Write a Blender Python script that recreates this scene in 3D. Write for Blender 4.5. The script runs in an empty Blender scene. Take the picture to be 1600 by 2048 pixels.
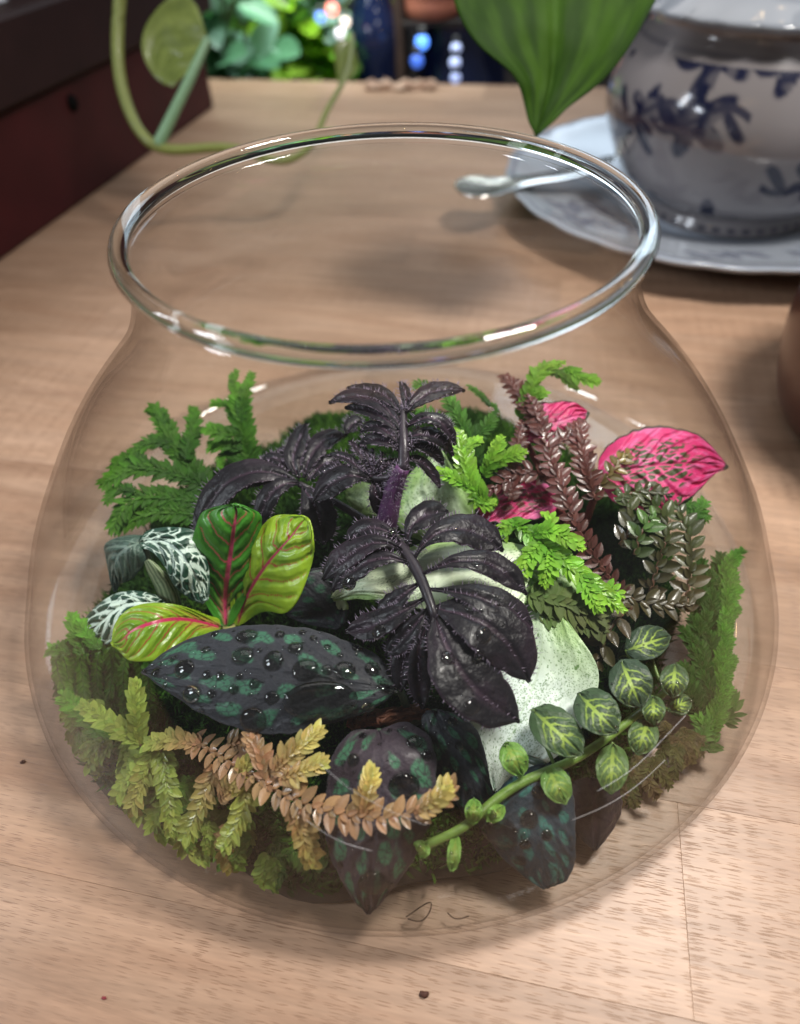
import bpy, math, random
import numpy as np
from mathutils import Matrix, Vector
random.seed(7); rng = np.random.default_rng(7)
C = bpy.context.scene.collection
SC = bpy.context.scene
U = 0.0075                      # one modelling unit = 7.5 mm (bowl rim radius 7 units)

# ------------------------------------------------------------------ camera
F = 1380.0
PITCH, ROLL = math.radians(45.408), math.radians(-2.417)
CAM = np.array([0.117, -18.775, 21.571])
cp, sp = math.cos(PITCH), math.sin(PITCH)
FW = np.array([0, cp, -sp]); UP0 = np.array([0, sp, cp]); RT0 = np.array([1.0, 0, 0])
RT = math.cos(ROLL)*RT0 + math.sin(ROLL)*UP0
UP = -math.sin(ROLL)*RT0 + math.cos(ROLL)*UP0
cam = bpy.data.cameras.new('camera'); camo = bpy.data.objects.new('camera', cam); C.objects.link(camo)
M = Matrix(((RT[0], UP[0], -FW[0], CAM[0]*U), (RT[1], UP[1], -FW[1], CAM[1]*U), (RT[2], UP[2], -FW[2], CAM[2]*U), (0, 0, 0, 1)))
camo.matrix_world = M
cam.sensor_fit = 'HORIZONTAL'; cam.sensor_width = 36; cam.lens = 36*F/1600
cam.clip_start = 0.005; cam.clip_end = 50
cam.dof.use_dof = True; cam.dof.focus_distance = 20.5*U; cam.dof.aperture_fstop = 11.5
SC.camera = camo

# ------------------------------------------------------------------ world, lamps, exposure
w = bpy.data.worlds.new('World'); SC.world = w; w.use_nodes = True
bg = w.node_tree.nodes['Background']; bg.inputs[0].default_value = (0.62, 0.60, 0.60, 1); bg.inputs[1].default_value = 0.17
SC.view_settings.view_transform = 'Standard'; SC.view_settings.look = 'None'
SC.view_settings.exposure = 0.0; SC.view_settings.gamma = 1.0

def area(name, loc, target, sx, sy, power, col):
    l = bpy.data.lights.new(name, 'AREA'); l.shape = 'RECTANGLE'; l.size = sx*U; l.size_y = sy*U
    l.energy = power; l.color = col
    o = bpy.data.objects.new(name, l); C.objects.link(o)
    o.location = Vector(loc)*U
    o.rotation_euler = (Vector(target)-Vector(loc)).to_track_quat('-Z', 'Y').to_euler()
    return o
kl = area('ceiling_lamp', (25, 3, 62), (5, -5, 0), 12, 12, 1.8, (1.0, 0.95, 0.89)); kl.data.spread = math.radians(125)
area('ceiling_bounce', (0, 60, 80), (4, 10, 0), 90, 60, 1.4, (1.0, 0.96, 0.93))
area('far_fill', (-3, 82, 28), (-3, 94, 0), 46, 8, 1.5, (0.92, 1.0, 0.95))  # added fill light to brighten the far greenery, no known lamp there
area('window_light', (48, 105, 62), (10, 20, 2), 50, 36, 1.5, (0.70, 0.85, 1.0))
area('side_window', (-62, -18, 46), (0, 0, 6), 10, 20, 1.6, (0.86, 0.92, 1.0))
area('side_window', (-66, 8, 44), (0, 0, 6), 4, 22, 0.5, (0.86, 0.92, 1.0))
for k, (x, y, z) in enumerate([(34, -6, 40), (38, -2, 44), (46, 4, 38), (-18, -34, 52), (-10, -36, 55), (28, 40, 60), (52, 22, 40)]):
    l = bpy.data.lights.new('fairy_light', 'POINT'); l.energy = 0.035; l.color = (1.0, 0.68, 0.32); l.shadow_soft_size = 0.5*U
    o = bpy.data.objects.new('fairy_light', l); C.objects.link(o); o.location = Vector((x, y, z))*U

cy = SC.cycles
cy.max_bounces = 24; cy.transparent_max_bounces = 48; cy.transmission_bounces = 16; cy.glossy_bounces = 6; cy.diffuse_bounces = 4
cy.caustics_refractive = True; cy.caustics_reflective = False
cy.use_denoising = True; cy.sample_clamp_indirect = 4.0

# ------------------------------------------------------------------ geometry helpers
def PX(a):
    """photo pixel + height -> point in units"""
    a = np.asarray(a, float)
    d = FW + RT*((a[..., 0:1]-800)/F) - UP*((a[..., 1:2]-1024)/F)
    return CAM + d*((a[..., 2:3]-CAM[2])/d[..., 2:3])
def PD(x, y, dep):
    return CAM + dep*(FW + RT*(x-800)/F - UP*(y-1024)/F)

PROF = [(0.0, 12.1), (0.1, 13.0), (0.45, 13.8), (1.2, 14.05), (2.2, 13.75), (3.2, 13.3), (4.5, 12.7), (6.0, 11.8), (7.5, 10.8), (9.0, 9.55),
        (10.3, 8.3), (11.4, 7.5), (12.3, 7.1), (13.1, 6.93), (13.8, 6.95)]
PZ = np.array([p[0] for p in PROF]); PR = np.array([p[1] for p in PROF])
def inside(V, gap=0.42):
    """keep plants inside the glass"""
    V = V.copy()
    V[:, 2] = np.maximum(V[:, 2], 0.45)
    r = np.hypot(V[:, 0], V[:, 1]); R = np.interp(V[:, 2], PZ, PR)-gap
    k = np.where(r > R, R/np.maximum(r, 1e-6), 1.0)
    V[:, 0] *= k; V[:, 1] *= k
    return V

def srgb(r, g, b):
    c = np.array([r, g, b], float)/255.0
    return np.where(c <= 0.04045, c/12.92, ((c+0.055)/1.055)**2.4)
def smooth(a, b, x):
    t = np.clip((x-a)/(b-a+1e-12), 0, 1); return t*t*(3-2*t)
def hsh(i, j, s):
    v = np.sin(i*127.1+j*311.7+s*74.7)*43758.5453
    return v-np.floor(v)
def vn(x, y, s=0):
    xi, yi = np.floor(x), np.floor(y); fx, fy = x-xi, y-yi
    fx = fx*fx*(3-2*fx); fy = fy*fy*(3-2*fy)
    a, b, c, d = hsh(xi, yi, s), hsh(xi+1, yi, s), hsh(xi, yi+1, s), hsh(xi+1, yi+1, s)
    return (a*(1-fx)+b*fx)*(1-fy)+(c*(1-fx)+d*fx)*fy
def fbm(x, y, s=0, o=3):
    t = 0; amp = 0.5
    for k in range(o):
        t = t+amp*vn(x, y, s+k); x = x*2.03; y = y*2.03; amp *= 0.5
    return t/(1-0.5**o)
def worley(x, y, s=0):
    xi, yi = np.floor(x), np.floor(y)
    f1 = np.full(x.shape, 9.0); f2 = np.full(x.shape, 9.0)
    for i in (-1, 0, 1):
        for j in (-1, 0, 1):
            px = xi+i+hsh(xi+i, yi+j, s); py = yi+j+hsh(xi+i, yi+j, s+5.3)
            d = np.hypot(px-x, py-y)
            f2 = np.where(d < f1, f1, np.minimum(f2, d)); f1 = np.minimum(f1, d)
    return f1, f2
def mix(a, b, m):
    m = np.asarray(m)[..., None]; return np.asarray(a)*(1-m)+np.asarray(b)*m

def spline(P, n):
    """natural cubic through rows of P, n samples by chord length"""
    P = np.asarray(P, float); m = len(P)
    sh = P.shape; Q = P.reshape(m, -1)
    ref = Q[:, :3] if sh[1:] == (3,) else Q.reshape(m, 3, 3)[:, 1]
    x = np.concatenate([[0], np.cumsum(np.maximum(np.linalg.norm(np.diff(ref, axis=0), axis=1), 1e-3))])
    x /= x[-1]
    t = np.linspace(0, 1, n)
    if m == 2:
        return (Q[0]*(1-t[:, None])+Q[1]*t[:, None]).reshape((n,)+sh[1:])
    h = np.diff(x); A = np.eye(m); B = np.zeros_like(Q)
    for i in range(1, m-1):
        A[i, i-1:i+2] = h[i-1], 2*(h[i-1]+h[i]), h[i]
        B[i] = 6*((Q[i+1]-Q[i])/h[i]-(Q[i]-Q[i-1])/h[i-1])
    K = np.linalg.solve(A, B)
    k = np.clip(np.searchsorted(x, t)-1, 0, m-2)
    a = (x[k+1]-t)[:, None]; b = (t-x[k])[:, None]; hh = h[k][:, None]
    R = K[k]*a**3/6/hh+K[k+1]*b**3/6/hh+(Q[k]/hh-K[k]*hh/6)*a+(Q[k+1]/hh-K[k+1]*hh/6)*b
    return R.reshape((n,)+sh[1:])

ROOTLOC = {}
def link(o, parent=None):
    C.objects.link(o)
    if parent is not None: o.parent = parent
    return o
def thing(name, label, cat, base=(0, 0, 0), group=None):
    o = bpy.data.objects.new(name, None); C.objects.link(o)
    o.empty_display_size = 0.01
    o.location = Vector(base)*U
    o['label'] = label; o['category'] = cat
    if group: o['group'] = group
    ROOTLOC[o.name] = np.array(base, float)
    return o
def rootloc(p):
    while p is not None and p.parent is not None: p = p.parent
    return ROOTLOC.get(p.name, np.zeros(3)) if p is not None else np.zeros(3)
def mesh_from(name, V, Fc, col=None, smoothed=True):
    """V (n,3) in units; Fc int array (m,4) or (m,3) or list of arrays"""
    me = bpy.data.meshes.new(name)
    V = np.asarray(V, float)*U
    fl = Fc if isinstance(Fc, list) else [Fc]
    fl = [np.asarray(f, int) for f in fl if len(f)]
    nl = sum(f.size for f in fl); nf = sum(len(f) for f in fl)
    me.vertices.add(len(V)); me.vertices.foreach_set('co', V.ravel())
    me.loops.add(nl); me.polygons.add(nf)
    me.loops.foreach_set('vertex_index', np.concatenate([f.ravel() for f in fl]))
    st = np.cumsum(np.concatenate([[0]]+[np.full(len(f), f.shape[1]) for f in fl]))[:-1]
    me.polygons.foreach_set('loop_start', st.astype(int))
    me.polygons.foreach_set('use_smooth', np.full(nf, smoothed))
    me.update(calc_edges=True); me.validate()
    if col is not None:
        ca = me.color_attributes.new('Col', 'FLOAT_COLOR', 'POINT')
        c4 = np.ones((len(V), 4)); c4[:, :3] = col
        ca.data.foreach_set('color', c4.ravel())
    return me
def part(name, V, Fc, mat, parent=None, col=None, smoothed=True, stuff=False, solid=0.0, label=None):
    V = np.asarray(V, float)
    me = mesh_from(name, V-rootloc(parent), Fc, col, smoothed)
    me.materials.append(mat)
    o = bpy.data.objects.new(name, me); link(o, parent)
    if solid:
        m = o.modifiers.new('thickness', 'SOLIDIFY'); m.thickness = solid*U; m.offset = -1
    if stuff: o['kind'] = 'stuff'
    if label: o['label'] = label
    return o
def grid_faces(nu, nv, closed_v=False):
    i, j = np.meshgrid(np.arange(nu-1), np.arange(nv if closed_v else nv-1), indexing='ij')
    j2 = (j+1) % nv
    return np.stack([i*nv+j, (i+1)*nv+j, (i+1)*nv+j2, i*nv+j2], -1).reshape(-1, 4)
def lathe(prof, n=96, cx=0, cy=0, close=False):
    prof = np.asarray(prof, float); a = np.linspace(0, 2*np.pi, n, endpoint=False)
    V = np.stack([cx+prof[:, 0:1]*np.cos(a), cy+prof[:, 0:1]*np.sin(a), np.repeat(prof[:, 1:2], n, 1)], -1)
    Fc = grid_faces(len(prof), n, True)[:, ::-1]
    if close:
        m = len(prof); j = np.arange(n)
        Fc = np.concatenate([Fc, np.stack([(m-1)*n+j, j, (j+1) % n, (m-1)*n+(j+1) % n], -1)[:, ::-1]])
    return V.reshape(-1, 3), Fc
def tube(P, r, k=8, n=None):
    """tube along points P (units); r scalar or array"""
    P = np.asarray(P, float)
    if n: 
        r = np.interp(np.linspace(0, 1, n), np.linspace(0, 1, np.size(r)), np.atleast_1d(r)) if np.size(r) > 1 else r
        P = spline(P, n)
    r = np.broadcast_to(np.asarray(r, float), (len(P),))
    T = np.gradient(P, axis=0); T /= np.linalg.norm(T, axis=1, keepdims=True)+1e-9
    ref = np.array([0.3, 0.2, 0.93]); ref = np.where(np.abs(T@ref)[:, None] > 0.95, np.array([1.0, 0, 0]), ref)
    A = np.cross(T, ref); A /= np.linalg.norm(A, axis=1, keepdims=True); B = np.cross(T, A)
    a = np.linspace(0, 2*np.pi, k, endpoint=False)
    V = P[:, None]+r[:, None, None]*(A[:, None]*np.cos(a)[:, None]+B[:, None]*np.sin(a)[:, None])
    Fc = grid_faces(len(P), k, True)
    n0 = len(P)*k; V = np.concatenate([V.reshape(-1, 3), P[:1], P[-1:]])
    j = np.arange(k); c0 = np.stack([np.full(k, n0), j, (j+1) % k], -1); c1 = np.stack([np.full(k, n0+1), n0-k+(j+1) % k, n0-k+j], -1)
    return V, [Fc, np.concatenate([c0, c1])]
def join(items):
    """items: list of (V, F list/array[, col])"""
    Vs = []; f3 = []; f4 = []; cs = []; off = 0
    for it in items:
        V, fc = it[0], it[1]
        for f in (fc if isinstance(fc, list) else [fc]):
            f = np.asarray(f, int)
            if len(f): (f4 if f.shape[1] == 4 else f3).append(f+off)
        Vs.append(V); off += len(V)
        if len(it) > 2: cs.append(np.broadcast_to(it[2], (len(V), 3)))
    fl = [np.concatenate(q) for q in (f4, f3) if q]
    return np.concatenate(Vs), fl, (np.concatenate(cs) if cs else None)

# ------------------------------------------------------------------ materials
def newmat(name):
    m = bpy.data.materials.new(name); m.use_nodes = True; nt = m.node_tree
    return m, nt, nt.nodes, nt.links, nt.nodes['Principled BSDF']
def simple(name, col, rough=0.5, metal=0.0, spec=0.5, emit=None, noise=0.0, scale=60.0, coat=0.0):
    m, nt, N, L, b = newmat(name)
    b.inputs['Base Color'].default_value = (*col, 1); b.inputs['Roughness'].default_value = rough
    b.inputs['Metallic'].default_value = metal; b.inputs['Specular IOR Level'].default_value = spec
    b.inputs['Coat Weight'].default_value = coat
    if noise:
        tc = N.new('ShaderNodeTexCoord'); t = N.new('ShaderNodeTexNoise'); t.inputs['Scale'].default_value = scale; t.inputs['Detail'].default_value = 5
        mx = N.new('ShaderNodeMix'); mx.data_type = 'RGBA'; mx.inputs['A'].default_value = (*[c*(1-noise) for c in col], 1)
        mx.inputs['B'].default_value = (*[min(1, c*(1+noise)) for c in col], 1)
        L.new(tc.outputs['Object'], t.inputs['Vector']); L.new(t.outputs['Fac'], mx.inputs['Factor']); L.new(mx.outputs['Result'], b.inputs['Base Color'])
    if emit: 
        b.inputs['Emission Color'].default_value = (*emit[0], 1); b.inputs['Emission Strength'].default_value = emit[1]
    return m
def leafmat(name, rough=0.4, transl=0.2, coat=0.0, bump=0.15, bscale=900.0, objcol=False, var=0.25, sheen=0.0, spec=0.5):
    m, nt, N, L, b = newmat(name)
    if objcol:
        a = N.new('ShaderNodeObjectInfo'); csock = a.outputs['Color']
    else:
        a = N.new('ShaderNodeAttribute'); a.attribute_name = 'Col'; csock = a.outputs['Color']
    tc = N.new('ShaderNodeTexCoord'); t = N.new('ShaderNodeTexNoise'); t.inputs['Scale'].default_value = bscale*0.35; t.inputs['Detail'].default_value = 4
    L.new(tc.outputs['Object'], t.inputs['Vector'])
    mr = N.new('ShaderNodeMapRange'); mr.inputs['To Min'].default_value = 1-var; mr.inputs['To Max'].default_value = 1+var
    L.new(t.outputs['Fac'], mr.inputs['Value'])
    mx = N.new('ShaderNodeVectorMath'); mx.operation = 'SCALE'
    L.new(csock, mx.inputs[0]); L.new(mr.outputs['Result'], mx.inputs['Scale'])
    L.new(mx.outputs['Vector'], b.inputs['Base Color'])
    b.inputs['Roughness'].default_value = rough; b.inputs['Coat Weight'].default_value = coat; b.inputs['Coat Roughness'].default_value = 0.12
    b.inputs['Sheen Weight'].default_value = sheen; b.inputs['Specular IOR Level'].default_value = spec
    bt = N.new('ShaderNodeTexNoise'); bt.inputs['Scale'].default_value = bscale; bt.inputs['Detail'].default_value = 3
    bp = N.new('ShaderNodeBump'); bp.inputs['Strength'].default_value = bump; bp.inputs['Distance'].default_value = 0.0006
    L.new(tc.outputs['Object'], bt.inputs['Vector']); L.new(bt.outputs['Fac'], bp.inputs['Height']); L.new(bp.outputs['Normal'], b.inputs['Normal'])
    if transl > 0:
        tr = N.new('ShaderNodeBsdfTranslucent'); ms = N.new('ShaderNodeMixShader'); ms.inputs[0].default_value = transl
        sc = N.new('ShaderNodeVectorMath'); sc.operation = 'MULTIPLY'; sc.inputs[1].default_value = (1.3, 1.35, 0.8)
        L.new(mx.outputs['Vector'], sc.inputs[0]); L.new(sc.outputs['Vector'], tr.inputs['Color'])
        L.new(b.outputs[0], ms.inputs[1]); L.new(tr.outputs[0], ms.inputs[2]); L.new(ms.outputs[0], N['Material Output'].inputs['Surface'])
    return m
M_LEAF = leafmat('leaf_skin', 0.38, 0.22, 0.15)
M_MATTE = leafmat('matte_leaf_skin', 0.5, 0.1, 0.0, 0.3, 1400)
M_DARK = leafmat('dark_wet_leaf_skin', 0.40, 0.03, 0.06, 0.5, 900, spec=0.24)
M_PATT = leafmat('patterned_leaf_skin', 0.55, 0.04, 0.03, 0.4, 1300, spec=0.25)
M_POTH = leafmat('pothos_skin', 0.6, 0.06, 0.0, 0.05, 500, spec=0.08, var=0.1)
M_PALE = leafmat('pale_leaf_skin', 0.45, 0.10, 0.05, 0.1, 700, var=0.12)
M_LFT = leafmat('leaflet_skin', 0.36, 0.25, 0.25, 0.1, 1500, objcol=True, var=0.2)
M_MOSS = leafmat('moss_skin', 0.6, 0.22, 0.0, 0.0, 1500, spec=0.2)
M_STEM = leafmat('stem_skin', 0.45, 0.1, 0.1, 0.2, 1500)

def glassmat(name, tint=(0.985, 0.99, 0.985), edge=(0.80, 0.78, 0.77), ior_f0=0.042):
    m, nt, N, L, b = newmat(name); N.remove(b)
    g = N.new('ShaderNodeNewGeometry'); d = N.new('ShaderNodeVectorMath'); d.operation = 'DOT_PRODUCT'
    L.new(g.outputs['Incoming'], d.inputs[0]); L.new(g.outputs['Normal'], d.inputs[1])
    ab = N.new('ShaderNodeMath'); ab.operation = 'ABSOLUTE'; L.new(d.outputs['Value'], ab.inputs[0])
    on = N.new('ShaderNodeMath'); on.operation = 'SUBTRACT'; on.inputs[0].default_value = 1; L.new(ab.outputs[0], on.inputs[1])
    p5 = N.new('ShaderNodeMath'); p5.operation = 'POWER'; p5.inputs[1].default_value = 5; L.new(on.outputs[0], p5.inputs[0])
    fr = N.new('ShaderNodeMath'); fr.operation = 'MULTIPLY_ADD'; fr.inputs[1].default_value = 0.5; fr.inputs[2].default_value = ior_f0; L.new(p5.outputs[0], fr.inputs[0])
    p3 = N.new('ShaderNodeMath'); p3.operation = 'POWER'; p3.inputs[1].default_value = 3.5; L.new(on.outputs[0], p3.inputs[0])
    mc = N.new('ShaderNodeMix'); mc.data_type = 'RGBA'; mc.inputs['A'].default_value = (*tint, 1); mc.inputs['B'].default_value = (*edge, 1); L.new(p3.outputs[0], mc.inputs['Factor'])
    tr = N.new('ShaderNodeBsdfTransparent'); gl = N.new('ShaderNodeBsdfGlossy'); gl.inputs['Roughness'].default_value = 0.02
    L.new(mc.outputs['Result'], tr.inputs['Color'])
    ms = N.new('ShaderNodeMixShader'); L.new(fr.outputs[0], ms.inputs[0]); L.new(tr.outputs[0], ms.inputs[1]); L.new(gl.outputs[0], ms.inputs[2])
    # thin film of condensation and wipe marks on the glass
    tc = N.new('ShaderNodeTexCoord'); mp = N.new('ShaderNodeMapping'); mp.inputs['Scale'].default_value = (1, 1, 0.35); L.new(tc.outputs['Object'], mp.inputs[0])
    t = N.new('ShaderNodeTexNoise'); t.inputs['Scale'].default_value = 34; t.inputs['Detail'].default_value = 5; t.inputs['Distortion'].default_value = 1.5
    L.new(mp.outputs[0], t.inputs['Vector'])
    mr = N.new('ShaderNodeMapRange'); mr.inputs['From Min'].default_value = 0.5; mr.inputs['From Max'].default_value = 0.8; mr.inputs['To Min'].default_value = 0.0; mr.inputs['To Max'].default_value = 0.003
    L.new(t.outputs['Fac'], mr.inputs['Value'])
    df = N.new('ShaderNodeBsdfDiffuse'); df.inputs[0].default_value = (0.8, 0.82, 0.85, 1)
    m2 = N.new('ShaderNodeMixShader'); L.new(mr.outputs['Result'], m2.inputs[0]); L.new(ms.outputs[0], m2.inputs[1]); L.new(df.outputs[0], m2.inputs[2])
    L.new(m2.outputs[0], N['Material Output'].inputs['Surface'])
    return m
M_GLASS = glassmat('thin_clear_glass')
def refr(name, ior, col=(1, 1, 1), rough=0.0):
    m, nt, N, L, b = newmat(name); N.remove(b)
    g = N.new('ShaderNodeBsdfGlass'); g.inputs['IOR'].default_value = ior; g.inputs['Color'].default_value = (*col, 1); g.inputs['Roughness'].default_value = rough
    L.new(g.outputs[0], N['Material Output'].inputs['Surface']); return m
M_RIM = refr('solid_clear_glass', 1.47, (0.97, 0.985, 0.975))
M_WATER = refr('water', 1.45)

def woodmat(name):
    m, nt, N, L, b = newmat(name)
    tc = N.new('ShaderNodeTexCoord'); oi = N.new('ShaderNodeObjectInfo')
    sc = N.new('ShaderNodeMath'); sc.operation = 'MULTIPLY'; sc.inputs[1].default_value = 37.0; L.new(oi.outputs['Random'], sc.inputs[0])
    cb = N.new('ShaderNodeCombineXYZ'); 
    for k in range(3): L.new(sc.outputs[0], cb.inputs[k])
    ad = N.new('ShaderNodeVectorMath'); ad.operation = 'ADD'; L.new(tc.outputs['Object'], ad.inputs[0]); L.new(cb.outputs[0], ad.inputs[1])
    def mapped(s):
        mp = N.new('ShaderNodeMapping'); mp.inputs['Scale'].default_value = s; L.new(ad.outputs[0], mp.inputs[0]); return mp.outputs[0]
    def noise(v, scale, detail=4, dist=0.0):
        t = N.new('ShaderNodeTexNoise'); t.inputs['Scale'].default_value = scale; t.inputs['Detail'].default_value = detail; t.inputs['Distortion'].default_value = dist
        L.new(v, t.inputs['Vector']); return t.outputs['Fac']
    broad = noise(mapped((0.16, 1, 1)), 52, 5, 1.6)        # growth bands
    fine = noise(mapped((0.06, 1, 1)), 420, 3)
    fib = noise(mapped((0.10, 1, 1)), 1500, 2)
    cr = N.new('ShaderNodeValToRGB'); L.new(broad, cr.inputs[0])
    e = cr.color_ramp.elements
    e[0].position = 0.28; e[0].color = (0.300, 0.180, 0.116, 1); e[1].position = 0.74; e[1].color = (0.425, 0.282, 0.196, 1)
    k = e.new(0.5); k.color = (0.362, 0.233, 0.156, 1)
    def mult(c, f, lo, hi, f0=0.3, f1=0.7):
        mr = N.new('ShaderNodeMapRange'); mr.inputs['From Min'].default_value = f0; mr.inputs['From Max'].default_value = f1
        mr.inputs['To Min'].default_value = lo; mr.inputs['To Max'].default_value = hi; L.new(f, mr.inputs['Value'])
        v = N.new('ShaderNodeVectorMath'); v.operation = 'SCALE'; L.new(c, v.inputs[0]); L.new(mr.outputs['Result'], v.inputs['Scale']); return v.outputs['Vector']
    c = mult(cr.outputs['Color'], fine, 0.90, 1.08)
    c = mult(c, fib, 0.90, 1.07)
    wv = N.new('ShaderNodeTexWave'); wv.wave_type = 'BANDS'; wv.bands_direction = 'Y'; wv.wave_profile = 'SAW'; wv.inputs['Scale'].default_value = 24; wv.inputs['Distortion'].default_value = 7; wv.inputs['Detail'].default_value = 3; wv.inputs['Detail Scale'].default_value = 1.2
    L.new(mapped((0.10, 1, 1)), wv.inputs['Vector']); c = mult(c, wv.outputs['Fac'], 0.94, 1.03, 0.0, 1.0)
    c = mult(c, oi.outputs['Random'], 0.80, 1.10, 0, 1)
    # short dark pores of beech: two layers of stretched cells, each with random presence
    def pores(sx, sy, seed, thr, keep):
        mp = N.new('ShaderNodeMapping'); mp.inputs['Scale'].default_value = (sx, sy, 1); mp.inputs['Location'].default_value = (seed, seed*1.7, 0); L.new(ad.outputs[0], mp.inputs[0])
        v = N.new('ShaderNodeTexVoronoi'); v.inputs['Scale'].default_value = 1.0; v.voronoi_dimensions = '2D'; L.new(mp.outputs[0], v.inputs['Vector'])
        a = N.new('ShaderNodeMapRange'); a.inputs['From Min'].default_value = thr*0.45; a.inputs['From Max'].default_value = thr; a.inputs['To Min'].default_value = 1; a.inputs['To Max'].default_value = 0
        L.new(v.outputs['Distance'], a.inputs['Value'])
        sp_ = N.new('ShaderNodeSeparateColor'); L.new(v.outputs['Color'], sp_.inputs[0])
        g = N.new('ShaderNodeMath'); g.operation = 'GREATER_THAN'; g.inputs[1].default_value = keep; L.new(sp_.outputs[0], g.inputs[0])
        mu = N.new('ShaderNodeMath'); mu.operation = 'MULTIPLY'; L.new(a.outputs['Result'], mu.inputs[0]); L.new(g.outputs[0], mu.inputs[1]); return mu.outputs[0]
    p1 = pores(135, 2500, 3.1, 0.27, 0.66); p2 = pores(210, 3600, 8.7, 0.30, 0.60)
    mxp = N.new('ShaderNodeMath'); mxp.operation = 'MAXIMUM'; L.new(p1, mxp.inputs[0]); L.new(p2, mxp.inputs[1])
    fl = N.new('ShaderNodeMix'); fl.data_type = 'RGBA'; L.new(c, fl.inputs['A']); fl.inputs['B'].default_value = (0.16, 0.082, 0.045, 1)
    patch = noise(mapped((0.3, 1, 1)), 60, 3, 0.5); pm = N.new('ShaderNodeMapRange'); pm.inputs['From Min'].default_value = 0.35; pm.inputs['From Max'].default_value = 0.65; pm.inputs['To Min'].default_value = 0.12; pm.inputs['To Max'].default_value = 0.85; L.new(patch, pm.inputs['Value'])
    pf = N.new('ShaderNodeMath'); pf.operation = 'MULTIPLY'; L.new(pm.outputs['Result'], pf.inputs[1]); L.new(mxp.outputs[0], pf.inputs[0]); L.new(pf.outputs[0], fl.inputs['Factor'])
    L.new(fl.outputs['Result'], b.inputs['Base Color'])
    b.inputs['Roughness'].default_value = 0.42; b.inputs['Specular IOR Level'].default_value = 0.35
    bp = N.new('ShaderNodeBump'); bp.inputs['Strength'].default_value = 0.25; bp.inputs['Distance'].default_value = 0.0002; bp.invert = True
    L.new(mxp.outputs[0], bp.inputs['Height']); L.new(bp.outputs[0], b.inputs['Normal'])
    return m
M_WOOD = woodmat('oiled_beech')

# ------------------------------------------------------------------ table
TA = math.radians(-13.2)
e1 = np.array([math.cos(TA), math.sin(TA), 0]); e2 = np.array([-math.sin(TA), math.cos(TA), 0])
table = thing('wooden_table', 'pale beech butcher block table top of glued staves under the glass bowl', 'table', (0, 0, 0))
def box_bm(lx, ly, lz, bev):
    import bmesh
    bm = bmesh.new(); bmesh.ops.create_cube(bm, size=1)
    for v in bm.verts: v.co = Vector((v.co.x*lx, v.co.y*ly, v.co.z*lz))
    if bev: bmesh.ops.bevel(bm, geom=list(bm.edges), offset=bev, segments=1, affect='EDGES', profile=0.5)
    return bm
def box_part(name, c, size, rotz, mat, parent, bev=0.0):
    bm = box_bm(size[0]*U, size[1]*U, size[2]*U, bev*U)
    me = bpy.data.meshes.new(name); bm.to_mesh(me); bm.free(); me.materials.append(mat)
    o = bpy.data.objects.new(name, me); link(o, parent)
    o.location = Vector(np.asarray(c)-rootloc(parent))*U; o.rotation_euler = (0, 0, rotz); return o
SW = 5.55
r0 = random.Random(5)
for k in range(-6, 14):
    d0 = -8.35+SW*k+0.0
    if d0+SW > 70: break
    x = -75-r0.uniform(0, 20)
    cuts = []
    # measured end joint in the stave right below the bowl
    xs = [x]
    while xs[-1] < 75: xs.append(xs[-1]+r0.uniform(34, 62))
    if k == -1:
        xs = [-70, -30, 10.42, 52, 90]
    if k == -2: xs = [-70, -24, 22, 70]
    for a_, b_ in zip(xs[:-1], xs[1:]):
        if b_ < -52 or a_ > 66: continue
        mid = e1*((a_+b_)/2)+e2*(d0+SW/2); mid[2] = -1.8
        box_part('stave', mid, (b_-a_-0.003, SW-0.003, 3.6), TA, M_WOOD, table, 0.009)

# ------------------------------------------------------------------ glass bowl
bowl = thing('glass_bowl', 'clear round glass bowl with rolled rim holding the planted terrarium', 'bowl', (0, 0, 0))
zz = np.linspace(0.0, 13.72, 60); zz = np.concatenate([np.linspace(0, 1.2, 14)[:-1], np.linspace(1.2, 13.72, 52)])
pr = spline(np.stack([PR, np.zeros_like(PR), PZ], -1), 90); 
outer = np.stack([pr[:, 0], pr[:, 2]], -1); outer = outer[outer[:, 1] < 13.75]
nrm = np.gradient(outer, axis=0); nrm = np.stack([-nrm[:, 1], nrm[:, 0]], -1); nrm /= np.linalg.norm(nrm, axis=1, keepdims=True)
inner = outer+nrm*0.13
inner[:, 1] = np.maximum(inner[:, 1], 0.22)
prof = np.concatenate([[[0.02, 0.005], [5, 0.005]], outer, inner[::-1], [[5, 0.22], [0.02, 0.22]]])
prof[:, 1] = np.maximum(prof[:, 1], 0.005)
V, Fc = lathe(prof, 160); part('wall', V, Fc, M_GLASS, bowl)
ra = np.linspace(0, 2*np.pi, 20, endpoint=False)
V, Fc = lathe(np.stack([6.93+0.25*np.cos(ra), 13.98+0.24*np.sin(ra)], -1), 200, close=True); part('rim', V, Fc, M_RIM, bowl)

# hairline scratches on the outside of the glass
def on_wall(px, py):
    d = FW+RT*((px-800)/F)-UP*((py-1024)/F); t = (13.6-CAM[2])/d[2]
    for k in range(4000):
        p = CAM+d*(t+k*0.005)
        if np.hypot(p[0], p[1]) <= np.interp(p[2], PZ, PR)+0.012: return p
    return p
M_SCR = simple('scratch_white', (0.75, 0.75, 0.78), 0.4)
for q in ([(640, 1528), (690, 1570), (760, 1612), (850, 1650)], [(1145, 1640), (1210, 1612), (1280, 1566), (1330, 1520)], [(1195, 1582), (1262, 1540), (1330, 1474), (1372, 1430)], [(612, 1640), (680, 1682), (746, 1702)]):
    V, Fc = tube(np.array([on_wall(*p) for p in q]), 0.0042, 4, 24); part('scratch', V, Fc, M_SCR, bowl)

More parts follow.
